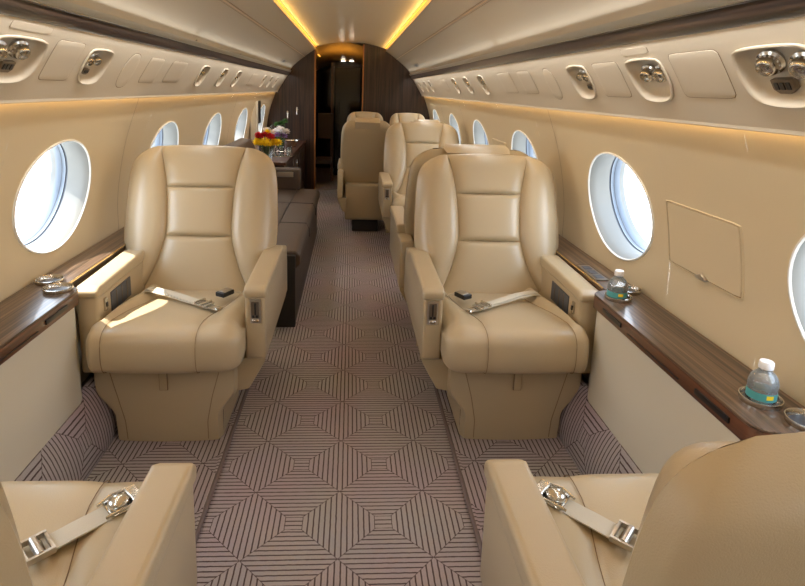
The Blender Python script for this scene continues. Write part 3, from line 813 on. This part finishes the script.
def make_seat(side, label, x, y, rz, group=None, belt='club', sx=1.0, cap=True, lean=(.035, .215), bl=.672, bx=0.0):
    global BY0, BDY, BDZ, BL, BX
    BL = bl; BX = bx
    BY0 = lean[0]; BDY = lean[1]/.68; BDZ = math.sqrt(1-BDY**2)
    """side=+1: aisle armrest on local +x"""
    t = thing('cabin_seat', label, 'seat', (x, y, 0), rz, group)
    t.scale = (sx, 1, 1)
    m = side
    def pad(name, v0, v1, mat=LEATHER, A=.017):
        g = MB()
        def f(a, b):
            v = v0+(v1-v0)*b; u = 2*a-1; s_ = sF(v)*HW; xx = u*s_
            e = (1-abs(u)**9)*(1-abs(2*b-1)**18)
            crown = .010*(1-u*u)
            d = .004-A*e-crown*e
            if v1 == 1 and b > .62: k = (b-.62)/.38; d += .040*k**3
            vv = top_h(xx, v) - (.035*((v-.8)/.2)**2 if bl < .6 and v > .8 else 0)
            return back_pt(xx*m, vv, d)
        g.grid(f, 28, 26); return obj(name, g, mat, t)
    pad('headrest_pad', .725, 1)
    pad('upper_back_pad', .40, .725)
    pad('lumbar_pad', 0, .40)
    for q in (-1, 1):
        g = MB()
        def f(a, b):
            v = b; s_ = sF(v)*HW; w_ = wF(v)*HW; xx = s_+(w_-s_)*(1-(1-a)**1.35 if a > .0 else 0)
            e = math.sin(PI*min(1, a/.95)**.62)**.8 if a < .95 else 0
            d = .004-.046*e*(1-.25*b)
            d += .050*max(0, (a-.40)/.60)**2.2
            if b > .84: d += .046*e*(1-.25*b)*((b-.84)/.16)**1.5*.8
            if b > .86: k = (b-.86)/.14; d += .040*k**2.5
            if b < .06: d += .02*(1-b/.06)
            d = min(d, .047)
            return back_pt(q*xx*m, top_h(xx, v) - (.035*((v-.8)/.2)**2 if bl < .6 and v > .8 else 0), d)
        g.grid(f, 22, 60); obj('side_bolster', g, LEATHER, t)
    # back shell
    g = MB()
    def rear(a, b):
        u = 2*a-1; v = b; w_ = wF(v)*HW*(1.025 if bl < .6 else .992); x_ = w_*math.copysign(1-(1-abs(u))**1.6, u)
        e = (1-abs(u)**5)**.5 if abs(u) < 1 else 0
        tp = 1 if v < .84 else max(0, 1-((v-.84)/.16)**2.6)
        dz = .026 if bl < .6 else 0
        return back_pt(x_*m, top_h(x_, v)+(dz*((v-.8)/.2) if v > .8 else 0), .048+.065*(e*tp)**.7)
    g.grid(rear, 36, 44)
    for a_ in (0, 1): g.grid(lambda a, b: (lambda p: tuple(Vector(p).lerp(Vector(back_pt(.88*(2*a_-1)*wF(.70+.30*b)*HW*m*.985, (.70+.30*b)-.015-.055*b*b, .012)), a)))(rear(a_, .70+.30*b)), 2, 40)
    g.grid(lambda a, b: (lambda p, q: tuple(Vector(p).lerp(Vector(q), b)))(rear(a, 1), back_pt((2*a-1)*wF(.97)*HW*.8*m, (.955 if bl < .6 else .975), .02)), 36, 2)
    g.grid(lambda a, b: back_pt((2*a-1)*wF(0)*HW*.985*m, 0, .004+.04*b), 2, 1)
    sh = obj('back_shell', g, LEATHERB, t)
    # piping along the shell edge and the padded cap at the top
    if cap:
        g = MB(); 
        g.grid(lambda a, b: back_pt((2*a-1)*.165*m*(1-.06*abs(2*b-1)), 1.022+.016*math.sin(PI*b)*(1-abs(2*a-1)**6), .010+.110*b), 16, 8)
        g.grid(lambda a, b: back_pt((2*a-1)*.165*m*(1-.06), 1.022-.10*b, .120-.004*b), 16, 3)
        obj('headrest_cap', g, LEATHER, sh)
    # rear cover to the floor of the seat
    g = MB(); g.box(-.27, .27, .16, .30, .12, .46, .03, 3, taper=lambda X, Y, Z: (X*m, Y+(Z-.46)*.05, Z)); obj('rear_cover', g, LEATHERB, t)

    # cushion: swept profile front to rear
    prof = [(.10, .455), (.02, .462), (-.08, .472), (-.20, .486), (-.32, .502), (-.41, .508), (-.462, .502), (-.492, .478), (-.502, .430), (-.500, .390), (-.488, .358), (-.460, .344), (-.38, .335), (-.10, .335)]
    PP = Prof([(a, b) for a, b in prof])
    def xl(y_):   # console side edge
        k = min(1, max(0, (-.405-y_)/.03)); return -.204-.020*k
    def xr(y_): k = min(1, max(0, (-.385-y_)/.03)); return .283+.012*k
    def sl(y_): return interp([(-.5, -.165), (-.36, -.165), (-.25, -.155), (-.08, -.120), (.1, -.110)], y_)
    def sr(y_): return interp([(-.5, .150), (-.36, .155), (-.25, .178), (-.08, .205), (.1, .21)], y_)
    def csurf(kind):
        g = MB()
        def f(a, b):
            p = PP.at(PP.len*b); y_, z_ = p.x, p.y; n_ = Vector((0, 0, 1))
            # outward normal of profile
            d = PP.at(min(PP.len, PP.len*b+.004))-PP.at(max(0, PP.len*b-.004)); nr = Vector((d.y, -d.x)); nr = Vector((nr.x, nr.y)).normalized()
            if nr.length == 0: nr = Vector((0, 1))
            # choose normal so that it points up on the top
            nr = Vector((d.y, -d.x)).normalized()
            if b < .3 and nr.y < 0: nr = -nr
            elif b >= .3:
                c_ = Vector((-.2, .42)); 
                if (p-c_).dot(nr) < 0: nr = -nr
            top = min(1, max(0, (y_+.46)/.10)) if b < .5 else 0
            if kind == 'mid':
                x0, x1 = sl(y_), sr(y_); u = 2*a-1
                e = (1-abs(u)**6); off = .006*e-.004+.008*e*top*math.sin(PI*min(1, max(0, (y_+.45)/.5)))*.6
            else:
                if kind == 'l': x0, x1 = xl(y_), sl(y_)
                else: x0, x1 = xr(y_), sr(y_)
                # a: 0 outer edge .. 1 seam
                e = math.sin(PI*min(1, a)**.8) if True else 0
                grow = interp([(-.5, .25), (-.40, .45), (-.2, .9), (.1, 1.0)], y_)
                off = .030*e*grow*(1 if b < .5 else .3) - .004 - (.03 if b > .35 else .022)*(1-a)**6*1.0
                if kind == 'l': a_ = a
                xx = x0+(x1-x0)*a
                q = p+nr*off
                return (xx*m, q.x, q.y)
            q = p+nr*off
            return ((x0+(x1-x0)*a)*m, q.x, q.y)
        g.grid(f, 16 if kind != 'mid' else 24, 64)
        return g
    cu = MB()
    for k_ in ('l', 'mid', 'r'): 
        q = csurf(k_); cu.add(q.v, q.f)
        if k_ != 'mid':      # close the side
            ed = [q.v[j_*17] for j_ in range(65)]; cu.add(ed+[(ed[32][0], -.2, .42)], [(i, i+1, 65) for i in range(64)])
    cush = obj('seat_cushion', cu, LEATHER, t, angle=70)
    for sf in (sl, sr):
        g = MB(); pts = []
        for i in range(2, 46):
            p = PP.at(PP.len*i/64); c_ = Vector((-.2, .42)); 
            pts.append((sf(p.x)*m, p.x+(-.001 if i > 28 else 0), p.y-.0035 if i < 28 else p.y))
        g.tube(pts, .0011, 5); obj('stitched_seam', g, SEAM, cush)
    # leg rest / lower front panel
    def lw(z): return interp([(.0, .197), (.12, .199), (.140, .206), (.175, .235), (.20, .256), (.225, .266), (.33, .270)], z)
    g = MB()
    def lf(a, b):
        z = .012+(.330-.012)*b; u = 2*a-1; x_ = lw(z)*u
        yy = -.358-.012*(1-u*u)-.004*b-.010*math.sin(PI*b)+.03*max(0, abs(u)-.93)/.07
        return (x_*m, yy, z)
    g.grid(lf, 30, 26)
    for q in (-1, 1): g.grid(lambda a, b: (q*lw(.012+.318*b)*m, -.328+.29*a-.004*b, .012+.318*b), 3, 26)
    lr = obj('leg_rest', g, LEATHER, t, angle=50)
    for q in (-1, 1):
        g = MB(); g.tube([(q*m*interp([(0, .150), (.12, .155), (.22, .178), (.33, .205)], .02+.30*i/16), lf(.5, 0)[1]+.0, .02) if False else
                (q*m*interp([(0, .148), (.10, .150), (.2, .170), (.33, .205)], .02+.30*i/16),
                 lf(.5+.5*interp([(0, .148), (.10, .150), (.2, .170), (.33, .205)], .02+.30*i/16)/lw(.02+.30*i/16), (.008+.30*i/16)/.318)[1]-.0003, .02+.30*i/16) for i in range(17)], .0013, 5); obj('stitched_seam', g, SEAM, lr)
    g = MB(); g.box(-.013, .013, -.393, -.381, .236, .335, .002, 2); pt_ = obj('pull_tab', g, LEATHERB, lr); g = MB(); g.box(-.0150, .0150, -.3905, -.384, .2335, .334, .001, 1); obj('tab_border', g, SEAM, pt_)
    g = MB(); g.box(-.007, .007, -.3765, -.3745, .27, .325, .0006, 1); obj('tab_stitching', g, SEAM, pt_) if False else None
    g = MB(); g.box(-.17, .17, -.28, .25, .004, .13, .01, 2); g.box(-.19, .19, -.25, .2, .13, .34, .01, 2); obj('pedestal', g, PEDESTAL, t)

    # aisle armrest: padded top, box with control panel, lower valance
    g = MB()
    g.prism([(-.37, .580), (-.375, .612), (-.35, .626), (-.10, .630), (.10, .634), (.17, .630), (.18, .58)], 'x', .290*m, .372*m, .016, 4)
    ar = obj('armrest_pad', g, LEATHER, t)
    g = MB(); g.prism([(-.366, .345), (-.366, .584), (.34, .584), (.36, .50), (.36, .345)], 'x', .294*m, .366*m, .012, 3)
    ab = obj('armrest_box', g, LEATHER, t)
    g = MB(); g.prism([(.25*m, .343), (.362*m, .343), (.360*m, .325), (.300*m, .215), (.25*m, .205)], 'y', -.350, .345, .010, 2); obj('lower_valance', g, LEATHERB, t)
    g = MB(); X0_, X1_ = sorted((.312*m, .352*m))
    g.box(X0_, X1_, -.371, -.364, .488, .578, .003, 2)
    cp = obj('control_panel', g, STEEL, ab)
    g = MB(); xm = .332*m; g.box(xm-.014, xm+.014, -.3725, -.370, .508, .570, .002, 1); obj('control_inset', g, SOCK, cp)
    g = MB(); g.box(xm-.003, xm+.003, -.3745, -.372, .520, .566, .001, 1); g.box(xm-.011, xm-.002, -.376, -.372, .510, .520, .001, 1); g.box(xm+.002, xm+.011, -.376, -.372, .510, .520, .001, 1); obj('lever', g, BLACK, cp)
    g = MB(); g.box(xm-.012, xm+.012, -.376, -.370, .493, .503, .002, 1); obj('release_button', g, CHROME, cp)
    # window-side console
    g = MB(); g.prism([(-.395, .585), (-.400, .612), (-.37, .626), (.06, .634), (.10, .585)], 'x', -.288*m, -.205*m, .014, 4); obj('console_pad', g, LEATHER, t)
    g = MB(); g.prism([(-.390, .30), (-.390, .59), (.12, .59), (.12, .30)], 'x', -.284*m, -.210*m, .012, 3); cb = obj('console_box', g, LEATHER, t)
    g = MB(); X0_, X1_ = sorted((-.212*m, -.2065*m)); g.prism([(-.285, .49), (-.285, .570), (-.10, .570), (-.10, .49)], 'x', X0_, X1_, .002, 1)
    st = obj('storage_pocket', g, DKGREY, cb)
    for yy in (-.24, -.19, -.14):
        g = MB(); X0_, X1_ = sorted((-.2075*m, -.2040*m)); g.box(X0_, X1_, yy-.002, yy+.002, .495, .565, .001, 1)
        obj('pocket_rib', g, SOCK, st)
    g = MB(); X0_, X1_ = sorted((-.211*m, -.2025*m)); g.box(X0_, X1_, -.345, -.325, .52, .568, .003, 2); lt = obj('console_latch', g, CHROME, cb)
    g = MB(); X0_, X1_ = sorted((-.2035*m, -.199*m)); g.box(X0_, X1_, -.340, -.330, .535, .552, .001, 1); obj('latch_key', g, BLACK, lt)
    # seat belt
    if belt == 'club':
        zc = lambda X, Y: .487+.012
        p = [(-.165, -.060, .492), (-.125, -.088, .503), (-.05, -.135, .506), (.02, -.185, .508), (.08, -.228, .509), (.15, -.276, .510)]
        wv = [(.4, 1, 0)]*6
        g = MB(); g.ribbon([(a*m, b, c) for a, b, c in p], [(a*m, b, c) for a, b, c in [(.56, .83, 0)]*6], .036, .003)
        sb = obj('seat_belt', g, WEB, t)
        g = MB(); g.ribbon([(-.155*m, -.050, .500), (-.06*m, -.118, .5105), (.03*m, -.188, .5125), (.115*m, -.248, .513)], (.56*m, .83, 0), .034, .003); obj('belt_tail', g, WEB, sb)
        g = MB(); c = Vector((.125*m, -.260, .5165)); di = Vector((.83*m, -.56, 0)).normalized(); pe = Vector((-di.y, di.x, 0))
        M3 = Matrix((di, pe, Vector((0, 0, 1)))).transposed().to_4x4(); M3.translation = c
        g.box(-.030, .025, -.026, .026, 0, .004, .002, 2, mat=M3); g.box(-.030, -.022, -.026, .026, 0, .012, .003, 2, mat=M3); g.box(.006, .012, -.026, .026, 0, .012, .003, 2, mat=M3)
        obj('belt_adjuster', g, CHROME, sb)
        g = MB(); M3b = M3.copy(); M3b.translation = c+di*.055+Vector((0, 0, -.004)); g.box(-.025, .022, -.019, .019, 0, .003, .002, 2, mat=M3b); g.box(.008, .022, -.009, .009, 0, .009, .002, 2, mat=M3b); obj('belt_tongue', g, CHROME, sb)
        g = MB(); g.ribbon([(.225*m, -.055, .480), (.195*m, -.085, .502), (.180*m, -.115, .508)], (.75*m, -.6, 0), .034, .003); b2_ = obj('short_strap', g, WEB, t)
        g = MB(); di = Vector((-.5*m, -.85, 0)).normalized(); pe = Vector((-di.y, di.x, 0)); M3 = Matrix((di, pe, Vector((0, 0, 1)))).transposed().to_4x4(); M3.translation = Vector((.172*m, -.135, .506))
        g.box(-.032, .030, -.022, .022, 0, .018, .005, 3, mat=M3); bk = obj('belt_buckle', g, BLACK, b2_)
        g = MB(); g.box(-.028, .018, -.018, .018, .0175, .0205, .001, 1, mat=M3); obj('buckle_cover', g, STEEL, bk)
    elif belt == 'near':
        # strap lies from the armrest side towards the window with its lift-lever buckle uppermost
        p = [(.275, -.36, .478), (.240, -.400, .497), (.215, -.425, .507), (.180, -.455, .507), (.140, -.50+.02, .507), (.105, -.500+.005, .505)]
        p = [(.268, -.325, .486), (.232, -.345, .503), (.190, -.370, .509), (.150, -.400, .511), (.115, -.430, .511), (.098, -.440, .511)]
        p = [(.285, -.410, .496), (.250, -.400, .512), (.200, -.358, .513), (.160, -.320, .512), (.122, -.284, .509)]
        g = MB(); g.ribbon([(a*m, b, c) for a, b, c in p], (.70*m, .72, 0), .045, .003); sb = obj('seat_belt', g, WEB, t)
        di = Vector((-.72*m, .69, 0)).normalized(); pe = Vector((-di.y, di.x, 0)); M3 = Matrix((di, pe, Vector((0, 0, 1)))).transposed().to_4x4()
        M3.translation = Vector((.222*m, -.380, .516))
        g = MB(); g.box(-.034, .030, -.026, .026, 0, .005, .002, 2, mat=M3)
        g.box(-.034, -.012, -.024, .024, .004, .016, .006, 3, mat=M3)
        g.ball((0, 0, 0), .021, 14, 8, 0, (1, 1, .6)); 
        k = 14*9
        for i in range(len(g.v)-k, len(g.v)): g.v[i] = tuple(M3 @ (Vector(g.v[i])+Vector((.008, 0, .010))))
        bk = obj('belt_buckle', g, CHROME, sb)
        g = MB(); g.tube([tuple(M3 @ Vector(q)) for q in ((-.03, .026, .008), (.01, .028, .012), (.04, .022, .006))], .003, 6); g.tube([tuple(M3 @ Vector(q)) for q in ((-.03, -.026, .008), (.01, -.028, .012), (.04, -.022, .006))], .003, 6); obj('lift_lever', g, CHROME, bk)
        M4_ = M3.copy(); M4_.translation = Vector((.115*m, -.276, .511))
        g = MB()
        g.box(-.022, -.016, -.026, .026, 0, .010, .002, 2, mat=M4_); g.box(.020, .026, -.026, .026, 0, .010, .002, 2, mat=M4_)
        for q in (-1, 1): g.box(-.022, .026, q*.026-.003, q*.026+.003, 0, .012, .002, 2, mat=M4_)
        g.tube([tuple(M4_ @ Vector((.002, -.024, .006))), tuple(M4_ @ Vector((.002, .024, .006)))], .008, 10)
        obj('adjuster_frame', g, STEEL, sb)
    return t

SX = .640
seatL = make_seat(1, 'tan leather seat facing the camera on the left wall side', -SX-.008, 2.305, 0, 'tan leather cabin seats', cap=False, bx=.007)
seatR = make_seat(-1, 'tan leather seat facing the camera on the right, beside the small water bottle', SX+.020, 2.30, 0, 'tan leather cabin seats', cap=False, bl=.662, bx=-.012)
nearL = make_seat(-1, 'tan leather seat cut off in the bottom left corner', -SX, .613, PI, 'tan leather cabin seats', 'near', cap=False, lean=(-.02, .09), bl=.57, bx=.02)
nearR = make_seat(1, 'tan leather seat cut off in the bottom right corner, back turned', SX+.025, .615, PI, 'tan leather cabin seats', 'near', cap=False, lean=(-.02, .09), bl=.555, bx=-.02)
plainR = make_seat(-1, 'second tan leather seat facing the camera on the right', SX, 4.68, 0, 'tan leather cabin seats', None, cap=False)
plainB = make_seat(1, 'tan leather seat back to back with the nearest right seat', SX, 3.075, PI, 'tan leather cabin seats', None)
c = copy_tree(plainB); c.location = (.705, 5.46, 0); c.scale = (.72, 1, 1); c['label'] = 'tan leather seat facing away right behind the second right seat'
c = copy_tree(plainB); c.location = (.165, 5.46, 0); c.scale = (.72, 1, 1); c['label'] = 'tan leather seat with its flat back to the camera beside the far aisle'
c = copy_tree(plainR); c.location = (.19, 6.72, 0); c.scale = (.70, 1, 1); c['label'] = 'farthest tan leather seat nearer the aisle, headrest showing'
c = copy_tree(plainR); c.location = (.715, 6.72, 0); c.scale = (.70, 1, 1); c['label'] = 'farthest tan leather seat nearer the right windows, headrest showing'

# ------------------------------------------------------------------ divan on the left
t = thing('divan', 'long dark brown leather divan along the left wall behind the left seat', 'sofa', (-.64, 4.0, 0))
def lx(x): return x+.64
def ly(y): return y-4.0
g = MB(); g.prism([(lx(-.86), .02), (lx(-.275), .02), (lx(-.278), .10), (lx(-.278), .33), (lx(-.86), .33)], 'y', ly(3.03), ly(5.05), .012, 2); obj('base', g, BROWN, t)
for k in range(1):
    a, b_ = 3.03, 5.02
    g = MB(); g.prism([(lx(-.86), .33), (lx(-.278), .33), (lx(-.254), .36), (lx(-.254), .41), (lx(-.275), .437), (lx(-.86), .452)], 'y', ly(a), ly(b_), .028, 4); sc_ = obj('seat_cushion', g, BROWN, t)
    g = MB(); g.tube([(lx(-.45), ly(a+.03), .4465), (lx(-.45), ly(b_-.03), .4465)], .003, 5)
    for yy in (3.7, 4.36): g.tube([(lx(-.82), ly(yy), .4500), (lx(-.27), ly(yy), .4385), (lx(-.252), ly(yy), .40), (lx(-.25), ly(yy), .345)], .0025, 5)
    obj('stitched_seam', g, BLACK, sc_)
for a, b_ in ((3.03, 3.68), (3.69, 4.34), (4.35, 5.02)):
    g = MB(); g.prism([(lx(-1.0), .40), (lx(-.80), .42), (lx(-.82), .81), (lx(-.86), .875), (lx(-.94), .885), (lx(-1.02), .83), (lx(-1.04), .60)], 'y', ly(a), ly(b_), .03, 4); obj('back_cushion', g, BROWN, t)
g = MB(); g.box(lx(-.50), lx(-.278), ly(3.0), ly(3.045), .0, .42, .008, 2); obj('end_panel', g, PEDESTAL, t)
g = MB(); g.box(lx(-.86), lx(-.42), ly(4.93), ly(5.06), .44, .625, .02, 3); ar = obj('armrest', g, BROWN, t)
g = MB(); g.box(lx(-.62), lx(-.48), ly(4.925), ly(4.935), .555, .600, .002, 1); pl = obj('control_plate', g, STEEL, ar)

# ------------------------------------------------------------------ credenza with flowers and barware
t = thing('credenza', 'dark glossy wood credenza along the left wall beyond the divan', 'cabinet', (-.76, 6.2, 0))
g = MB(); g.box(-.29, .178, -1.08, 1.16, .03, .632, .006, 2); body = obj('body', g, WOODB, t)
g = MB(); g.box(-.30, .195, -1.10, 1.18, .632, .662, .006, 2); obj('worktop', g, WOODR, t)
for k in range(3):
    g = MB(); g.box(.177, .186, -1.05+.73*k, -.36+.73*k, .08, .60, .003, 1); d = obj('door', g, WOODB, t)
    g = MB(); g.box(.184, .194, -.72+.73*k, -.69+.73*k, .45, .55, .002, 1); obj('handle', g, CHROME, d)

def vase(x, y, h_, r, label, flowers, name='flower_arrangement'):
    t = thing(name, label, 'flowers', (x, y, .663))
    g = MB(); g.lathe([(r*.8, 0), (r*.85, .003), (r, h_), (r-.004, h_), (r*.8, .01), (0, .01)], (0, 0, 0), 20); obj('vase', g, GLASS, t)
    g = MB(); heads = []
    for (mat, n, spread, zz, fr) in flowers:
        for k in range(n):
            a = random.uniform(0, 2*PI); rr_ = spread*math.sqrt(random.random()); hx, hy, hz = rr_*math.cos(a), rr_*math.sin(a), h_+zz+random.uniform(-.015, .02)
            heads.append((mat, hx, hy, hz, fr)); g.tube([(hx*.2, hy*.2, .015), (hx*.5, hy*.5, h_*.8), (hx, hy, hz)], .003, 5)
    obj('stems', g, GREEN, t)
    for mat, hx, hy, hz, fr in heads:
        g = MB()
        for ring_, (n_, el, ln) in enumerate(((9, -.45, .9), (10, .05, 1.0), (9, .5, .95), (7, 1.0, .85), (4, 1.4, .75))):
            for k in range(n_):
                a = 2*PI*k/n_+ring_*.3; d = Vector((math.cos(a)*math.cos(el), math.sin(a)*math.cos(el), math.sin(el)))*fr*ln
                sd_ = Vector((-math.sin(a), math.cos(a), 0))*fr*.22
                c0 = Vector((hx, hy, hz)); up_ = Vector((0, 0, fr*.12))
                g.add([c0, c0+d*.6+sd_+up_, c0+d, c0+d*.6-sd_+up_, c0+d*.6-up_], [(0, 1, 2), (0, 2, 3), (0, 4, 1), (0, 3, 4), (1, 4, 2), (2, 4, 3)])
        obj('blossom', g, mat, t, smooth=False)
    return t
vase(-.77, 5.32, .12, .052, 'glass vase of yellow and dark red flowers at the near end of the credenza', [(YEL, 15, .12, .035, .048), (REDP, 10, .10, .09, .040), (WHP, 3, .08, .135, .038), (YEL, 2, .07, .13, .035)])
vase(-.70, 5.85, .13, .04, 'glass vase of white and purple flowers behind the yellow bouquet', [(PURP, 8, .11, .05, .044), (WHP, 8, .11, .10, .044), (GREEN, 3, .06, .17, .04)])
def dup_name(): pass
t = tag(obj('ice_bucket', MB().lathe([(.05, 0), (.055, .004), (.085, .075), (.09, .078), (.082, .076), (.05, .012), (0, .012)], (0, 0, 0), 24), CHROME, loc=(-.66, 6.45, .663)), 'polished chrome bowl at the far right of the credenza', 'bowl')
g = MB(); g.box(-.11, .11, -.07, .07, 0, .006, .002, 1)
for q in (-1, 1): g.tube([(-.10, q*.06, .006), (-.10, q*.06, .05), (.10, q*.06, .05), (.10, q*.06, .006)], .003, 6)
tag(obj('serving_tray', g, CHROME, loc=(-.66, 5.56, .663)), 'small silver wire-sided tray in front of the flower vases', 'tray')
for i, (x, y) in enumerate(((-.585, 5.56), (-.66, 5.56), (-.735, 5.56))):
    g = MB(); g.lathe([(.022, 0), (.024, .002), (.030, .085), (.0285, .085), (.021, .006), (0, .006)], (0, 0, 0), 16)
    tag(obj('drinking_glass', g, GLASS, loc=(x, y, .6695)), 'clear tumbler on the silver tray, %s of the row' % ['rightmost', 'middle one', 'leftmost'][i], 'glass', 'tumblers on the silver tray')
for i, (x, y, hh, mt, lb) in enumerate(((-.90, 5.9, .20, BLACK, 'black bottle against the window side of the credenza'), (-.85, 6.2, .26, GLASS, 'tall clear bottle behind the flowers by the window'))):
    g = MB(); g.lathe([(.030, 0), (.033, .004), (.033, hh*.55), (.012, hh*.75), (.012, hh), (0, hh)], (0, 0, 0), 18)
    tag(obj('bottle', g, mt, loc=(x, y, .663)), lb, 'bottle')
# slim cream pier and black monitor on the left wall beyond the divan
g = MB(); g.box(-1.05, -.985, 6.10, 6.22, .77, 1.20, .006, 2); tag(obj('wall_pier', g, PANEL), 'slim cream upright pier on the left wall above the credenza', 'pillar')
g = MB(); g.box(-.04, .0, -.02, .14, 0, .26, .004, 1); mo = obj('wall_monitor', g, BLACK, loc=(-.985, 6.26, .93)); tag(mo, 'small black screen on the left wall above the credenza', 'screen')
# two wall lights on the bulkhead left
for i, (x, z) in enumerate(((-.80, .98), (-.68, 1.03))):
    g = MB(); g.lathe([(.0, -.05), (.012, -.045), (.016, .03), (.012, .05), (0, .05)], (0, 0, 0), 14)
    tag(obj('crystal_knob', g, CHROME, loc=(x, YB-.02, z)), 'small bright metal fitting on the dark aft bulkhead, %s one' % ('left' if i == 0 else 'right'), 'fitting', 'fittings on the aft bulkhead')

# ------------------------------------------------------------------ cup holders, bottles, outlet on the ledges
def cup(x, y, label):
    t = thing('cup_holder', label, 'cup holder', (x, y, .6405), 0, 'cup holders')
    g = MB(); g.lathe([(.044, .0005), (.046, .010), (.0455, .014), (.0435, .0145), (.042, .012), (.040, .0015), (.034, .0012)], (0, 0, 0), 32, cap=False); obj('chrome_rim', g, CHROME, t)
    g = MB(); g.lathe([(.0385, .0014), (.02, .0012), (0, .0012)], (0, 0, 0), 32); obj('dark_well', g, DKGREY, t)
cup(-.950, 1.843, 'near round chrome cup holder in the left ledge corner')
cup(-1.020, 1.925, 'far round chrome cup holder in the left ledge by the window')
cup(.955, 1.805, 'chrome cup holder under the farther small water bottle, right ledge corner')
cup(1.025, 1.880, 'chrome cup holder by the wall behind the farther water bottle')
cup(.985, 1.150, 'chrome cup holder holding the nearer water bottle, right ledge')
cup(1.025, 1.055, 'empty chrome cup holder beside the nearer water bottle, right ledge')
def bottle(x, y, z, label, R=.032, H=.118):
    t = thing('water_bottle', label, 'bottle', (x, y, z))
    k = H/.118
    g = MB(); g.lathe([(R*.9, .0), (R, .004), (R, .046*k), (R*1.02, .052*k), (R*1.0, .060*k), (R*.92, .070*k), (R*.74, .081*k), (R*.48, .090*k), (.0125, .095*k), (.0125, .104*k)], (0, 0, 0), 32, cap=False)
    obj('bottle_body', g, PET, t)
    g = MB(); g.lathe([(.0, .003), (R*.93, .004), (R*.94, .046*k), (R*.90, .062*k), (0, .0622*k)], (0, 0, 0), 28); obj('water', g, WATER, t)
    g = MB(); g.lathe([(.0152, .098*k), (.0156, .100*k), (.0154, .115*k), (.0138, .118*k), (0, .118*k)], (0, 0, 0), 28)
    obj('cap', g, CAPM, t)
    g = MB(); g.lathe([(R*1.012, .012), (R*1.012, .036*k)], (0, 0, 0), 32, cap=False); lb = obj('label_wrap', g, LABEL, t)
    g = MB(); g.grid(lambda a, b: (R*1.02*math.cos(-1.9+a*.5), R*1.02*math.sin(-1.9+a*.5), .018+.010*b), 6, 1)
    obj('label_print', g, YEL, lb)
bottle(.948, 1.805, .6425, 'small clear water bottle on the right ledge beside the facing seat', .033, .102)
bottle(.985, 1.150, .6425, 'clear water bottle with teal label near the right edge', .031, .100)
g = MB(); g.box(-.028, .028, -.095, .095, 0, .003, .004, 2); ou = tag(obj('outlet_plate', g, SOCK, loc=(.985, 2.09, .6412)), 'bronze socket plate set into the right ledge behind the bottle', 'socket')
for k in range(3):
    g = MB(); g.box(-.016, .016, -.020, .020, .003, .005, .001, 1); obj('socket', g, DKGREY, ou, loc=(0, -.055+.055*k, 0))
bpy.context.view_layer.update()
